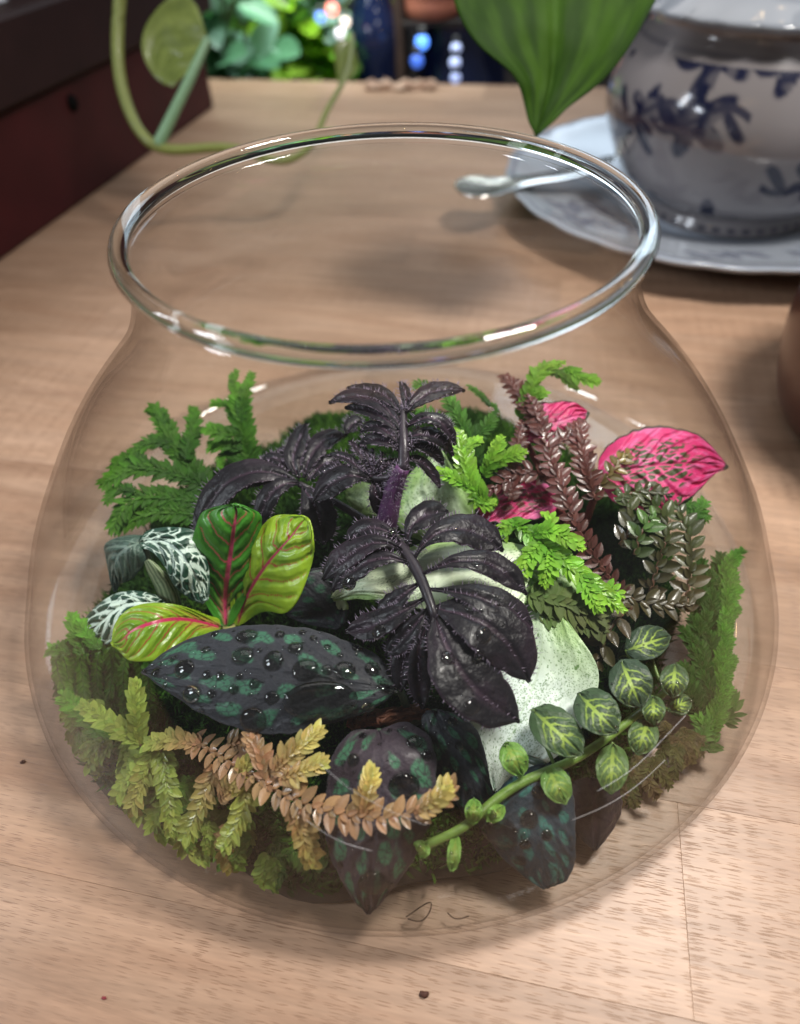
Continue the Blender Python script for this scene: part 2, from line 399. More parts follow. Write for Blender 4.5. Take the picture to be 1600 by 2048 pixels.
# ------------------------------------------------------------------ leaf builders
def normals_grid(G):
    du = np.gradient(G, axis=0); dv = np.gradient(G, axis=1)
    n = np.cross(du, dv); l = np.linalg.norm(n, axis=-1, keepdims=True); n = n/np.maximum(l, 1e-9)
    flip = ((G-CAM)*n).sum(-1, keepdims=True) > 0          # the grid's top side looks up / outward
    if flip.mean() > 0.5: n = -n
    return n
def loft(rows, nu=60, nv=36, ends=(True, True), wob=0.0, seed=0, edge=None, rnd=0.07):
    """rows of (L, M, R) pixel+height triplets -> 3D grid; returns G, s, t"""
    R = np.asarray(rows, float); S = spline(R, nu)
    s = np.linspace(0, 1, nu)[:, None]; t = np.linspace(-1, 1, nv)[None, :]
    s, t = np.broadcast_arrays(s, t)
    tt = t
    if edge is not None: tt = t*(1+edge(s, t)*np.abs(t)**6)
    if rnd:
        e = np.clip((s-(1-rnd))/rnd, 0, 1); e2 = np.clip(((rnd*0.5)-s)/(rnd*0.5), 0, 1)
        tt = tt*np.sqrt(np.clip(1-e*e, 0.0004, 1))*np.sqrt(np.clip(1-e2*e2, 0.02, 1))
    wl = tt*(tt-1)/2; wm = 1-tt*tt; wr = tt*(tt+1)/2
    Q = wl[..., None]*S[:, None, 0]+wm[..., None]*S[:, None, 1]+wr[..., None]*S[:, None, 2]
    return Q, s, t
def finish(name, Q, s, t, mat, parent, colfn, disp=None, solid=0.06, clamp=True, label=None, world=False):
    nu, nv = s.shape
    G = Q if world else PX(Q)
    if clamp: G = inside(G.reshape(-1, 3), 0.5).reshape(nu, nv, 3)
    Lu = np.linalg.norm(np.diff(G[:, nv//2], axis=0), axis=1).sum(); Wu = np.linalg.norm(np.diff(G[nu//2], axis=0), axis=1).sum()/2
    if disp is not None:
        G = G+normals_grid(G)*disp(s, t, Lu, Wu)[..., None]
        if clamp: G = inside(G.reshape(-1, 3), 0.45).reshape(nu, nv, 3)
    N = normals_grid(G)
    Fc = grid_faces(nu, nv)
    n0 = np.cross(G[nu//2+1, nv//2]-G[nu//2, nv//2], G[nu//2, nv//2+1]-G[nu//2, nv//2])
    if n0 @ N[nu//2, nv//2] < 0: Fc = Fc[:, ::-1]
    col = colfn(s, t, Lu, Wu).reshape(-1, 3)
    o = part(name, G.reshape(-1, 3), Fc, mat, parent, col, solid=solid, label=label)
    return o, G, N
def ovate(a=1.0, b=0.7):
    return lambda s: np.sin(np.pi*np.clip(s, 0, 1)**a)**b
def rows_from_mid(mid, w, shape=ovate(), dz=(0, 0), fold=0.0, n=9, endw=0.02):
    """mid: pixel midline points with heights; w half width in px; dz height offsets of the left/right edge"""
    Mx = spline(np.asarray(mid, float), n); T = np.gradient(Mx[:, :2], axis=0); T /= np.linalg.norm(T, axis=1, keepdims=True)+1e-9
    Nn = np.stack([T[:, 1], -T[:, 0]], -1)
    s = np.linspace(0, 1, n); h = np.maximum(shape(s), endw)*w
    L_ = Mx.copy(); R_ = Mx.copy()
    L_[:, :2] += Nn*h[:, None]; R_[:, :2] -= Nn*h[:, None]
    k = np.maximum(shape(s), endw)
    L_[:, 2] += dz[0]*k+fold*k; R_[:, 2] += dz[1]*k+fold*k
    return np.stack([L_, Mx, R_], 1)

def pinnate(s, t, Lu, Wu, n=6, first=0.06, last=0.86, rise=0.22, curve=0.12, w=0.05, wm=0.09, wob=0.03, seed=1, taper=0.7):
    """vein mask 0..1 : midrib and n side veins on each side"""
    nz = (fbm(s*9, t*4+seed, seed)-0.5)*2*wob
    mid = 1-smooth(wm*(1-taper*s)*0.6, wm*(1-taper*s), np.abs(t)*Wu)
    a = np.abs(t); best = np.zeros_like(s)
    for side in (-1, 1):
        for k in range(n):
            s0 = first+(last-first)*(k+(0.18 if side > 0 else 0))/max(n-1, 1)
            c = s0+rise*a+curve*a*a+nz
            d = np.abs(s-c)*Lu/math.sqrt(1+(rise*Lu/max(Wu, .01))**2)
            ww = w*(1-0.55*a)
            m = (1-smooth(ww*0.5, ww, d))*(np.sign(t) == side)*(1-smooth(0.86, 0.98, a))
            best = np.maximum(best, m)
    return mid, best

# ---- colours (base colours, linear)
LIME = np.array([0.30, 0.46, 0.022]); LIMED = np.array([0.17, 0.33, 0.02]); DGREEN = np.array([0.035, 0.16, 0.012]); REDV = np.array([0.36, 0.02, 0.07]); PINKV = np.array([0.62, 0.07, 0.17])
def col_redvein(dark, seed, vc1, vc2):
    def f(s, t, Lu, Wu):
        n = fbm(s*Lu*1.2, t*Wu*1.2, seed)
        base = mix(DGREEN*0.9, DGREEN*1.9, n) if dark else mix(LIMED, LIME, smooth(0.25, 0.7, n))
        m, l = pinnate(s, t, Lu, Wu, 6, 0.04, 0.80, 0.20, 0.16, 0.045, 0.12 if not dark else 0.16, 0.035, seed)
        a = np.abs(t)
        quilt = smooth(0.0, 0.6, l)
        halo = 0
        c = mix(base, vc2, np.clip(l*0.95, 0, 1)); c = mix(c, vc1, m)
        # pink flush along the base of the midrib
        fl = (1-smooth(0.05, 0.42, s))*(1-smooth(0.05, 0.45, a*Wu/1.3))
        return mix(c, vc1*1.05, fl*0.55)
    return f
def disp_quilt(n, amp, seed, rise=0.20, curve=0.16, first=0.04, last=0.80, mamp=1.5):
    def f(s, t, Lu, Wu):
        m, l = pinnate(s, t, Lu, Wu, n, first, last, rise, curve, 0.26, 0.22, 0.035, seed)
        return amp*(1-np.maximum(l, m*mamp))+0.02*(fbm(s*14, t*7, seed)-0.5)
    return f

# ================================================================== A. red veined plant
p = thing('red_veined_plant', 'lime green leaves with crimson veins standing behind the big droplet covered leaf', 'plant', PX(np.array([[462, 1255, 2.2]]))[0])
rows = [[(441, 1252, 2.6), (452, 1252, 2.6), (463, 1252, 2.6)], [(412, 1206, 3.2), (450, 1200, 3.3), (488, 1205, 3.2)], [(386, 1140, 4.2), (456, 1140, 4.5), (508, 1145, 4.2)],
        [(384, 1090, 5.1), (464, 1085, 5.5), (522, 1085, 5.1)], [(397, 1043, 5.9), (470, 1042, 6.3), (521, 1042, 5.9)], [(428, 1016, 6.4), (472, 1018, 6.6), (505, 1020, 6.4)], [(462, 1010, 6.7), (470, 1009, 6.7), (478, 1010, 6.7)]]
finish('leaf', *loft(rows, 110, 70), M_LEAF, p, col_redvein(True, 3, PINKV, np.array([0.55, 0.09, 0.10])), disp_quilt(6, 0.055, 3), label='dark green upright leaf with broad pink midrib')
rows = [[(470, 1250, 2.5), (476, 1250, 2.5), (484, 1250, 2.5)], [(461, 1212, 3.1), (488, 1206, 3.2), (528, 1222, 3.1)], [(467, 1150, 4.1), (512, 1158, 4.3), (570, 1226, 4.0)],
        [(492, 1092, 5.0), (548, 1110, 5.4), (606, 1180, 4.9)], [(533, 1046, 5.8), (585, 1068, 6.1), (628, 1108, 5.7)], [(573, 1031, 6.2), (606, 1044, 6.4), (626, 1072, 6.2)], [(600, 1032, 6.4), (614, 1038, 6.45), (622, 1048, 6.4)]]
finish('leaf', *loft(rows, 110, 70), M_LEAF, p, col_redvein(False, 8, np.array([0.42, 0.02, 0.09]), np.array([0.36, 0.03, 0.03])), disp_quilt(6, 0.05, 8), label='lime upright leaf with thin crimson veins')
rows = [[(440, 1240, 2.8), (440, 1254, 2.8), (440, 1266, 2.7)], [(400, 1226, 3.6), (396, 1242, 3.5), (400, 1284, 3.1)], [(345, 1211, 4.3), (345, 1238, 4.2), (355, 1308, 3.5)],
        [(290, 1210, 4.5), (296, 1248, 4.5), (305, 1322, 3.8)], [(246, 1230, 4.3), (255, 1268, 4.3), (262, 1320, 3.8)], [(227, 1265, 4.0), (234, 1285, 4.0), (242, 1304, 3.8)], [(224, 1280, 3.9), (226, 1286, 3.9), (228, 1292, 3.9)]]
finish('leaf', *loft(rows, 110, 64), M_LEAF, p, col_redvein(False, 14, np.array([0.55, 0.03, 0.11]), np.array([0.38, 0.05, 0.04])), disp_quilt(6, 0.05, 14), label='lime leaf lying out to the left')
V, Fc = tube(PX(np.array([(458, 1252, 2.6), (462, 1300, 1.6), (464, 1330, 1.0)])), [0.22, 0.26], 8, 6); part('stem', V, Fc, M_STEM, p, np.tile((0.30, 0.30, 0.10), (len(V), 1)))

# ================================================================== B. white veined plant
WV = np.array([0.62, 0.76, 0.66]); WG = np.array([0.012, 0.055, 0.032])
def col_net(seed, sc=(3.4, 3.4), wid=0.16, base=WG, vein=WV, amount=1.0):
    def f(s, t, Lu, Wu):
        x = s*Lu*sc[0]/1.6+np.abs(t)*Wu*-0.9; y = t*Wu*sc[1]/1.2
        x = x+0.5*(fbm(s*6, t*6, seed)-0.5); y = y+0.5*(fbm(s*6+9, t*6, seed)-0.5)
        f1, f2 = worley(x, y, seed)
        ed = 1-smooth(wid*0.45, wid*0.95, f2-f1)
        m, l = pinnate(s, t, Lu, Wu, 5, 0.05, 0.8, 0.25, 0.1, 0.12, 0.12, 0.03, seed)
        v = np.maximum(ed*amount, np.maximum(m, l*0.9))
        v = v*(1-0.85*smooth(0.9, 1.0, np.abs(t)))
        return mix(mix(base*0.7, base*1.5, fbm(s*20, t*12, seed)), vein, v)
    return f
p = thing('white_veined_plant', 'dark leaves netted with white veins at the left behind the red veined leaves', 'plant', PX(np.array([[350, 1240, 1.5]]))[0])
rows = [[(292, 1068, 5.0), (280, 1086, 5.0), (276, 1098, 4.9)], [(320, 1058, 5.3), (318, 1082, 5.2), (306, 1104, 5.0)], [(360, 1058, 5.4), (352, 1100, 5.2), (334, 1134, 4.7)],
        [(396, 1072, 5.2), (378, 1134, 4.9), (346, 1160, 4.4)], [(412, 1120, 4.7), (396, 1164, 4.4), (366, 1182, 4.0)], [(416, 1190, 3.9), (410, 1200, 3.8), (402, 1204, 3.7)]]
finish('leaf', *loft(rows, 150, 100), M_MATTE, p, col_net(21, (3.0, 3.6), 0.15), disp_quilt(5, 0.08, 21))
rows = [[(290, 1074, 5.0), (284, 1084, 5.0), (280, 1096, 5.0)], [(250, 1074, 4.8), (256, 1094, 5.3), (290, 1118, 4.7)], [(216, 1086, 4.4), (236, 1110, 5.0), (276, 1142, 4.3)],
        [(213, 1108, 4.0), (228, 1134, 4.5), (256, 1160, 3.9)], [(222, 1156, 3.5), (230, 1160, 3.6), (240, 1166, 3.5)], [(228, 1180, 3.2), (230, 1181, 3.2), (232, 1180, 3.2)]]
finish('leaf', *loft(rows, 90, 60), M_MATTE, p, col_net(25, (2.2, 2.2), 0.10, np.array([0.045, 0.085, 0.065]), np.array([0.17, 0.24, 0.20]), 0.6), disp_quilt(5, 0.05, 25), label='grey green leaf folded down showing its underside')
rows = [[(288, 1122, 4.9), (296, 1118, 5.0), (304, 1120, 4.9)], [(294, 1142, 4.4), (312, 1140, 4.7), (334, 1146, 4.4)], [(308, 1172, 3.8), (330, 1168, 4.1), (352, 1172, 3.8)], [(322, 1204, 3.1), (344, 1200, 3.4), (362, 1206, 3.1)], [(336, 1226, 2.6), (350, 1226, 2.7), (362, 1226, 2.6)]]
def col_strip(s, t, Lu, Wu):
    st = 0.5+0.5*np.sin(t*17+2*fbm(s*6, t*2, 3)*3)
    return mix(np.array([0.10, 0.16, 0.07]), np.array([0.42, 0.50, 0.30]), st*0.8)
finish('leaf', *loft(rows, 50, 40), M_MATTE, p, col_strip, label='pale twisted leaf seen edge on')
rows = [[(322, 1198, 3.4), (326, 1206, 3.4), (330, 1216, 3.3)], [(292, 1188, 3.7), (290, 1206, 3.8), (292, 1240, 3.4)], [(250, 1186, 3.7), (248, 1212, 3.8), (252, 1268, 3.2)],
        [(208, 1204, 3.4), (212, 1236, 3.5), (226, 1284, 2.9)], [(176, 1236, 3.0), (186, 1258, 3.1), (200, 1286, 2.7)], [(164, 1258, 2.8), (168, 1266, 2.8), (174, 1276, 2.7)]]
finish('leaf', *loft(rows, 150, 100), M_MATTE, p, col_net(33, (3.3, 3.3), 0.15), disp_quilt(5, 0.07, 33))
V, Fc = tube(PX(np.array([(290, 1090, 5.0), (300, 1130, 4.4), (340, 1210, 2.8), (355, 1260, 1.5)])), [0.10, 0.12, 0.16], 7, 14); part('stem', V, Fc, M_STEM, p, np.tile((0.22, 0.28, 0.16), (len(V), 1)))
V, Fc = tube(PX(np.array([(326, 1207, 3.3), (345, 1235, 2.2), (355, 1262, 1.4)])), [0.09, 0.13], 7, 8); part('stem', V, Fc, M_STEM, p, np.tile((0.22, 0.28, 0.16), (len(V), 1)))

# ================================================================== C. dark patterned plant
PB = np.array([0.026, 0.028, 0.035]); PG = np.array([0.040, 0.125, 0.076])
def col_patt(seed, n=7, base=PB, green=PG, rise=0.18, rows_=2.2):
    def f(s, t, Lu, Wu):
        a = np.abs(t)
        u = (s-rise*a)*n+(t > 0)*0.35
        nz = fbm(s*Lu*1.7, t*Wu*1.7, seed, 4)
        band = np.cos(2*np.pi*u)*0.5+0.5
        row = 0.5+0.5*np.cos(2*np.pi*(a*rows_-0.62))
        v = band*row*0.9+(nz-0.5)*1.5
        m = smooth(0.22, 0.50, v)*(1-smooth(0.84, 0.97, a))*smooth(0.0, 0.07, s)*(1-smooth(0.90, 1, s))*smooth(0.05, 0.14, a)
        f1, f2 = worley(s*Lu*5.0, t*Wu*5.0, seed)
        net = 1-smooth(0.05, 0.16, f2-f1)
        c = mix(base, green*(0.75+0.6*nz[..., None]), m*(1-0.8*net))
        c = mix(c, base*1.7, net*0.25*(1-m))
        edge = smooth(0.955, 1.0, a)
        return mix(c, np.array([0.05, 0.055, 0.06]), edge*0.6)
    return f
def disp_patt(seed, amp=0.035):
    def f(s, t, Lu, Wu):
        m, l = pinnate(s, t, Lu, Wu, 7, 0.06, 0.9, 0.22, 0.1, 0.3, 0.18, 0.03, seed)
        return amp*(1-np.maximum(m*1.4, l))+0.10*(fbm(s*5, t*3, seed)-0.5)*np.abs(t)+0.02*(fbm(s*30, t*16, seed)-0.5)
    return f
def scal(n, amp, seed):
    return lambda s, t: amp*np.abs(np.sin(s*n+seed+np.sign(t)))+amp*1.3*(vn(s*n*0.7, np.sign(t)*3.0, seed)-0.5)
DROPS = []
p = thing('dark_patterned_plant', 'very dark blue green mottled leaves beaded with water at the front of the bowl', 'plant', PX(np.array([[800, 1440, 1.6]]))[0])
PATT = p
rows = [[(790, 1366, 4.3), (796, 1374, 4.3), (792, 1384, 4.3)], [(768, 1326, 4.5), (762, 1374, 4.55), (768, 1405, 4.3)], [(718, 1292, 4.7), (706, 1370, 4.75), (712, 1432, 4.2)], [(640, 1264, 4.8), (628, 1358, 4.9), (630, 1454, 4.2)],
        [(560, 1253, 4.8), (546, 1348, 4.9), (548, 1468, 4.1)], [(480, 1254, 4.7), (462, 1338, 4.8), (464, 1452, 4.1)], [(404, 1270, 4.5), (390, 1334, 4.6), (388, 1418, 4.1)], [(340, 1298, 4.2), (334, 1336, 4.3), (332, 1380, 4.0)], [(286, 1338, 3.9), (285, 1343, 3.9), (287, 1348, 3.9)]]
lf, G1, N1 = finish('leaf', *loft(rows, 190, 120, edge=scal(34, 0.018, 2)), M_PATT, p, col_patt(41, 7), disp_patt(41, 0.022), label='largest leaf, lying level and covered in water drops'); DROPS.append((lf, G1, N1, 'big'))
rows = [[(722, 1446, 3.5), (757, 1462, 3.4), (792, 1432, 3.6)], [(682, 1488, 3.5), (756, 1490, 3.7), (846, 1464, 3.6)], [(660, 1545, 3.3), (757, 1545, 3.65), (870, 1536, 3.4)], [(652, 1600, 3.0), (756, 1606, 3.3), (873, 1600, 3.0)],
        [(652, 1660, 2.8), (750, 1666, 3.15), (852, 1662, 2.8)], [(668, 1725, 2.4), (744, 1728, 2.7), (824, 1722, 2.4)], [(700, 1786, 1.8), (738, 1790, 1.95), (780, 1780, 1.8)], [(732, 1834, 1.2), (736, 1836, 1.2), (740, 1834, 1.2)]]
lf, G2, N2 = finish('leaf', *loft(rows, 130, 90, edge=scal(30, 0.02, 7)), M_PATT, p, col_patt(47, 6, np.array([0.046, 0.034, 0.044]), PG*np.array([1.3, 1.15, 1.1])), disp_patt(47, 0.03), label='heart shaped leaf drooping towards the front glass'); DROPS.append((lf, G2, N2, 'mid'))
rows = [[(846, 1424, 3.6), (872, 1422, 3.7), (900, 1420, 3.6)], [(846, 1466, 3.3), (886, 1458, 3.6), (944, 1452, 3.3)], [(866, 1520, 2.8), (916, 1510, 3.2), (968, 1510, 2.8)], [(886, 1570, 2.3), (940, 1562, 2.7), (982, 1566, 2.3)], [(922, 1620, 1.8), (958, 1614, 2.0), (988, 1618, 1.8)], [(958, 1655, 1.4), (970, 1658, 1.4), (980, 1655, 1.4)]]
lf, G3, N3 = finish('leaf', *loft(rows, 80, 50), M_PATT, p, col_patt(53, 5), disp_patt(53), label='narrow leaf sloping down under the purple lobed leaf'); DROPS.append((lf, G3, N3, 'few'))
rows = [[(1052, 1536, 2.8), (1090, 1530, 2.9), (1132, 1536, 2.8)], [(1010, 1570, 2.7), (1076, 1566, 3.0), (1140, 1572, 2.7)], [(976, 1616, 2.4), (1068, 1620, 2.7), (1148, 1620, 2.4)], [(976, 1666, 2.1), (1072, 1672, 2.4), (1148, 1680, 2.0)], [(1012, 1720, 1.6), (1086, 1728, 1.8), (1144, 1730, 1.5)], [(1078, 1775, 1.1), (1100, 1780, 1.1), (1124, 1772, 1.1)]]
lf, G4, N4 = finish('leaf', *loft(rows, 90, 64, edge=scal(24, 0.02, 3)), M_PATT, p, col_patt(59, 6, np.array([0.024, 0.038, 0.052]), np.array([0.036, 0.135, 0.115])), disp_patt(59), label='blue green leaf low at the right under the creeper'); DROPS.append((lf, G4, N4, 'mid'))
rows = [[(690, 1240, 3.4), (684, 1252, 3.4), (670, 1256, 3.3)], [(700, 1190, 3.8), (650, 1210, 3.8), (590, 1240, 3.3)], [(680, 1150, 4.2), (620, 1180, 4.1), (566, 1216, 3.6)], [(640, 1136, 4.4), (598, 1158, 4.4), (572, 1180, 4.1)], [(604, 1144, 4.5), (594, 1150, 4.5), (586, 1158, 4.4)]]
lf, G5, N5 = finish('leaf', *loft(rows, 60, 44), M_PATT, p, col_patt(61, 5, PB*0.8, PG*0.5), disp_patt(61)); DROPS.append((lf, G5, N5, 'few'))
for q in ([(796, 1374, 4.3), (812, 1410, 3.4), (806, 1450, 1.6)], [(757, 1464, 3.4), (780, 1470, 2.6), (804, 1455, 1.5)], [(872, 1424, 3.6), (840, 1440, 2.8), (806, 1450, 1.5)], [(1090, 1532, 2.7), (1010, 1500, 2.2), (860, 1460, 1.4)]):
    V, Fc = tube(PX(np.array(q)), [0.11, 0.15], 7, 10); part('petiole', V, Fc, M_STEM, p, np.tile((0.055, 0.09, 0.06), (len(V), 1)))

# ================================================================== D. pale speckled plant
def col_pale(seed, green=0.3, dens=0.5, base=np.array([0.62, 0.74, 0.54])):
    def f(s, t, Lu, Wu):
        a = np.abs(t); n = fbm(s*Lu*0.9, t*Wu*0.9, seed, 3)
        g = smooth(0.35, 0.75, n*0.6+green+0.3*smooth(0.5, 1, a))
        c = mix(base, np.array([0.26, 0.44, 0.11]), g*0.85)
        sp = np.zeros_like(s)
        for q, (sc, th) in enumerate(((5.2, 0.17), (9.0, 0.22), (15.0, 0.26))):
            f1, f2 = worley(s*Lu*sc, t*Wu*sc, seed+q*3)
            pres = smooth(0.62-0.35*dens, 0.75-0.35*dens, fbm(s*Lu*1.1+q*7, t*Wu*1.1, seed+9+q))
            sp = np.maximum(sp, (1-smooth(th*0.7, th, f1))*pres)
        c = mix(c, np.array([0.06, 0.17, 0.02]), sp*0.85)
        m, l = pinnate(s, t, Lu, Wu, 5, 0.1, 0.8, 0.3, 0.1, 0.05, 0.08, 0.02, seed)
        return mix(c, np.array([0.52, 0.66, 0.42]), np.maximum(m*0.5, l*0.25))
    return f
def disp_soft(seed, amp=0.18, k=4):
    return lambda s, t, Lu, Wu: amp*(fbm(s*k, t*k*0.6, seed)-0.5)*2
p = thing('pale_speckled_plant', 'pale mint leaves freckled with green showing behind the purple lobed leaf', 'plant', PX(np.array([[960, 1230, 2.0]]))[0])
def col_pale_big(s, t, Lu, Wu):
    seed = 71; x, y = s*Lu, t*Wu
    g = smooth(0.50, 0.05, s+0.25*(fbm(x*0.8, y*0.8, seed)-0.5)-0.10*t)
    g = np.maximum(g, 0.5*smooth(0.80, 1.0, np.abs(t))*(s < 0.6))
    c = mix(np.array([0.78, 0.88, 0.82]), np.array([0.27, 0.46, 0.10]), g*0.9)
    sp = np.zeros_like(s)
    for q, (sc, th, lo) in enumerate(((3.0, 0.13, 0.44), (6.0, 0.19, 0.40), (12.0, 0.26, 0.42))):
        f1, f2 = worley(x*sc+0.5*vn(x*9, y*9, q), y*sc+0.5*vn(x*9+4, y*9, q), seed+q*3)
        pres = smooth(lo, lo+0.16, fbm(x*0.9+q*7, y*0.9, seed+9+q)+0.10*g)
        sp = np.maximum(sp, (1-smooth(th*0.6, th, f1))*pres*(0.6+0.4*vn(x*5, y*5, q+2)))
    c = mix(c, np.array([0.075, 0.20, 0.025]), sp*0.9)
    m, l = pinnate(s, t, Lu, Wu, 5, 0.1, 0.8, 0.3, 0.1, 0.035, 0.06, 0.03, seed)
    return mix(c, np.array([0.50, 0.64, 0.44]), np.maximum(m*0.5, l*0.3))
rows = [[(1010, 1160, 4.4), (1090, 1180, 4.4), (1110, 1206, 4.4)], [(985, 1230, 4.2), (1085, 1250, 4.2), (1150, 1262, 4.2)], [(960, 1310, 3.8), (1080, 1330, 3.7), (1194, 1334, 3.8)], [(938, 1390, 3.3), (1050, 1410, 3.2), (1184, 1410, 3.35)],
        [(934, 1460, 2.8), (1020, 1480, 2.7), (1142, 1488, 2.85)], [(946, 1530, 2.2), (1004, 1538, 2.2), (1086, 1534, 2.3)], [(970, 1576, 1.7), (992, 1580, 1.7), (1016, 1574, 1.7)]]
finish('leaf', *loft(rows, 260, 200, edge=scal(7, 0.008, 3)), M_PALE, p, col_pale_big, lambda s, t, a, b: 0.10*(fbm(s*5, t*3, 71)-0.5)*2+0.05*np.sin(s*21)*np.abs(t)**4, solid=0.03, label='largest pale leaf, heavily freckled, low at the right')
rows = [[(1060, 1090, 5.0), (1056, 1150, 5.0), (1040, 1215, 4.7)], [(960, 1078, 5.2), (950, 1130, 5.3), (940, 1220, 4.9)], [(860, 1082, 5.2), (850, 1140, 5.3), (850, 1218, 4.9)], [(770, 1110, 4.8), (765, 1160, 5.0), (770, 1206, 4.7)], [(700, 1150, 4.3), (690, 1176, 4.4), (704, 1200, 4.1)], [(664, 1186, 4.0), (666, 1196, 4.0), (672, 1206, 3.9)]]
finish('leaf', *loft(rows, 160, 90), M_PALE, p, col_pale(74, 0.10, 0.2, np.array([0.74, 0.84, 0.62])), disp_soft(74, 0.15))
rows = [[(664, 1180, 4.1), (672, 1184, 4.1), (682, 1186, 4.1)], [(662, 1200, 3.8), (676, 1205, 3.9), (696, 1208, 3.8)], [(666, 1230, 3.4), (676, 1234, 3.4), (690, 1230, 3.4)], [(672, 1246, 3.1), (676, 1247, 3.1), (681, 1246, 3.1)]]
finish('leaf', *loft(rows, 50, 30), M_PALE, p, col_pale(76, 0.1, 0.2), disp_soft(76, 0.08))
rows = [[(872, 900, 5.8), (880, 904, 5.8), (890, 905, 5.8)], [(838, 932, 5.5), (876, 940, 5.6), (912, 950, 5.4)], [(806, 972, 5.0), (870, 978, 5.2), (938, 992, 4.9)], [(796, 1020, 4.4), (870, 1024, 4.6), (960, 1034, 4.3)], [(806, 1062, 3.9), (872, 1064, 4.0), (975, 1066, 3.8)], [(850, 1090, 3.5), (880, 1092, 3.5), (920, 1090, 3.5)]]
finish('leaf', *loft(rows, 150, 110), M_PALE, p, col_pale(78, 0.30, 0.42, np.array([0.52, 0.64, 0.46])), disp_soft(78, 0.16))
rows = [[(690, 985, 4.9), (694, 990, 4.9), (692, 998, 4.9)], [(705, 972, 5.0), (712, 996, 5.0), (708, 1020, 4.7)], [(735, 966, 5.0), (738, 1000, 5.0), (740, 1032, 4.6)], [(762, 985, 4.7), (764, 1008, 4.7), (766, 1036, 4.4)]]
finish('leaf', *loft(rows, 60, 40), M_PALE, p, col_pale(80, 0.45, 0.3), disp_soft(80, 0.10))
rows = [[(1050, 1100, 4.4), (1056, 1140, 4.4), (1060, 1190, 4.2)], [(1100, 1098, 4.4), (1104, 1150, 4.5), (1110, 1216, 4.1)], [(1150, 1116, 4.3), (1156, 1168, 4.3), (1164, 1250, 3.8)], [(1194, 1160, 4.0), (1200, 1200, 3.9), (1208, 1262, 3.6)], [(1220, 1220, 3.6), (1222, 1238, 3.6), (1220, 1256, 3.5)]]
finish('leaf', *loft(rows, 110, 80), M_PALE, p, col_pale(82, 0.42, 0.5), disp_soft(82, 0.14))

# ================================================================== E. purple lobed plant
PU = np.array([0.0105, 0.0095, 0.0125]); PU2 = np.array([0.020, 0.014, 0.021])
def col_lobe(seed, tint=1.0):
    def f(s, t, Lu, Wu):
        n = fbm(s*Lu*1.3, t*Wu*1.5, seed)
        c = mix(PU*tint, PU2*tint, smooth(0.45, 0.8, n))
        m = 1-smooth(0.03, 0.10, np.abs(t)*Wu)
        c = mix(c, np.array([0.075, 0.04, 0.065]), m*0.6*(1-s))
        return mix(c, np.array([0.06, 0.035, 0.055]), smooth(0.93, 1, np.abs(t))*0.5)
    return f
def disp_lobe(seed, Lf=1):
    return lambda s, t, Lu, Wu: -0.07*(1-smooth(0.0, 0.22, np.abs(t)*Wu))+0.10*(fbm(s*Lu*2.6, t*Wu*2.6, seed)-0.5)-0.03*np.abs(t)**3
HAIRS = []
def lobe(parent, mid, w, seed, a=1.15, b=0.62, dz=(0, 0), fold=-0.02, mat=None, tint=1.0, nu=44, nv=24, hair=True, name='lobe'):
    rows = rows_from_mid(mid, w, ovate(a, b), dz, fold, 9, 0.05)
    o, G, N = finish(name, *loft(rows, nu, nv, edge=scal(17, 0.085, seed)), mat or M_DARK, parent, col_lobe(seed, tint), disp_lobe(seed))
    if hair: HAIRS.append((parent, G, N))
    return o, G, N
pur = thing('purple_lobed_plant', 'near black purple plant with deeply lobed hairy leaves at the centre of the bowl', 'plant', PX(np.array([[800, 1200, 1.5]]))[0])
STEMC = np.array([0.10, 0.035, 0.11])
def stempart(parent, q, r, n=16, k=10, col=STEMC, name='stem', mat=None):
    V, Fc = tube(PX(np.array(q, float)), r, k, n); V = inside(V, 0.3)
    return part(name, V, Fc, mat or M_STEM, parent, np.tile(col, (len(V), 1))*rng.uniform(0.8, 1.2, (len(V), 1)))
STEM_HAIR = [([(768, 1068, 5.2), (778, 1020, 6.2), (790, 970, 7.0), (806, 935, 7.6)], 0.30)]
st = stempart(pur, STEM_HAIR[0][0], [0.36, 0.34, 0.30, 0.22], 22, 14); STEMO = st
stempart(pur, [(806, 940, 7.5), (808, 900, 7.9), (806, 850, 8.2), (808, 810, 8.4)], [0.20, 0.12], 16, 8, PU2*1.3, 'stem')
stempart(pur, [(768, 1066, 5.2), (790, 1080, 5.9), (832, 1138, 6.1), (866, 1222, 6.0), (872, 1240, 5.9)], [0.2, 0.20, 0.17, 0.12], 20, 8, PU2, 'rachis')
stempart(pur, [(768, 1066, 5.2), (762, 1150, 3.2), (790, 1230, 1.0)], [0.34, 0.36], 10, 10, PU2, 'stem')
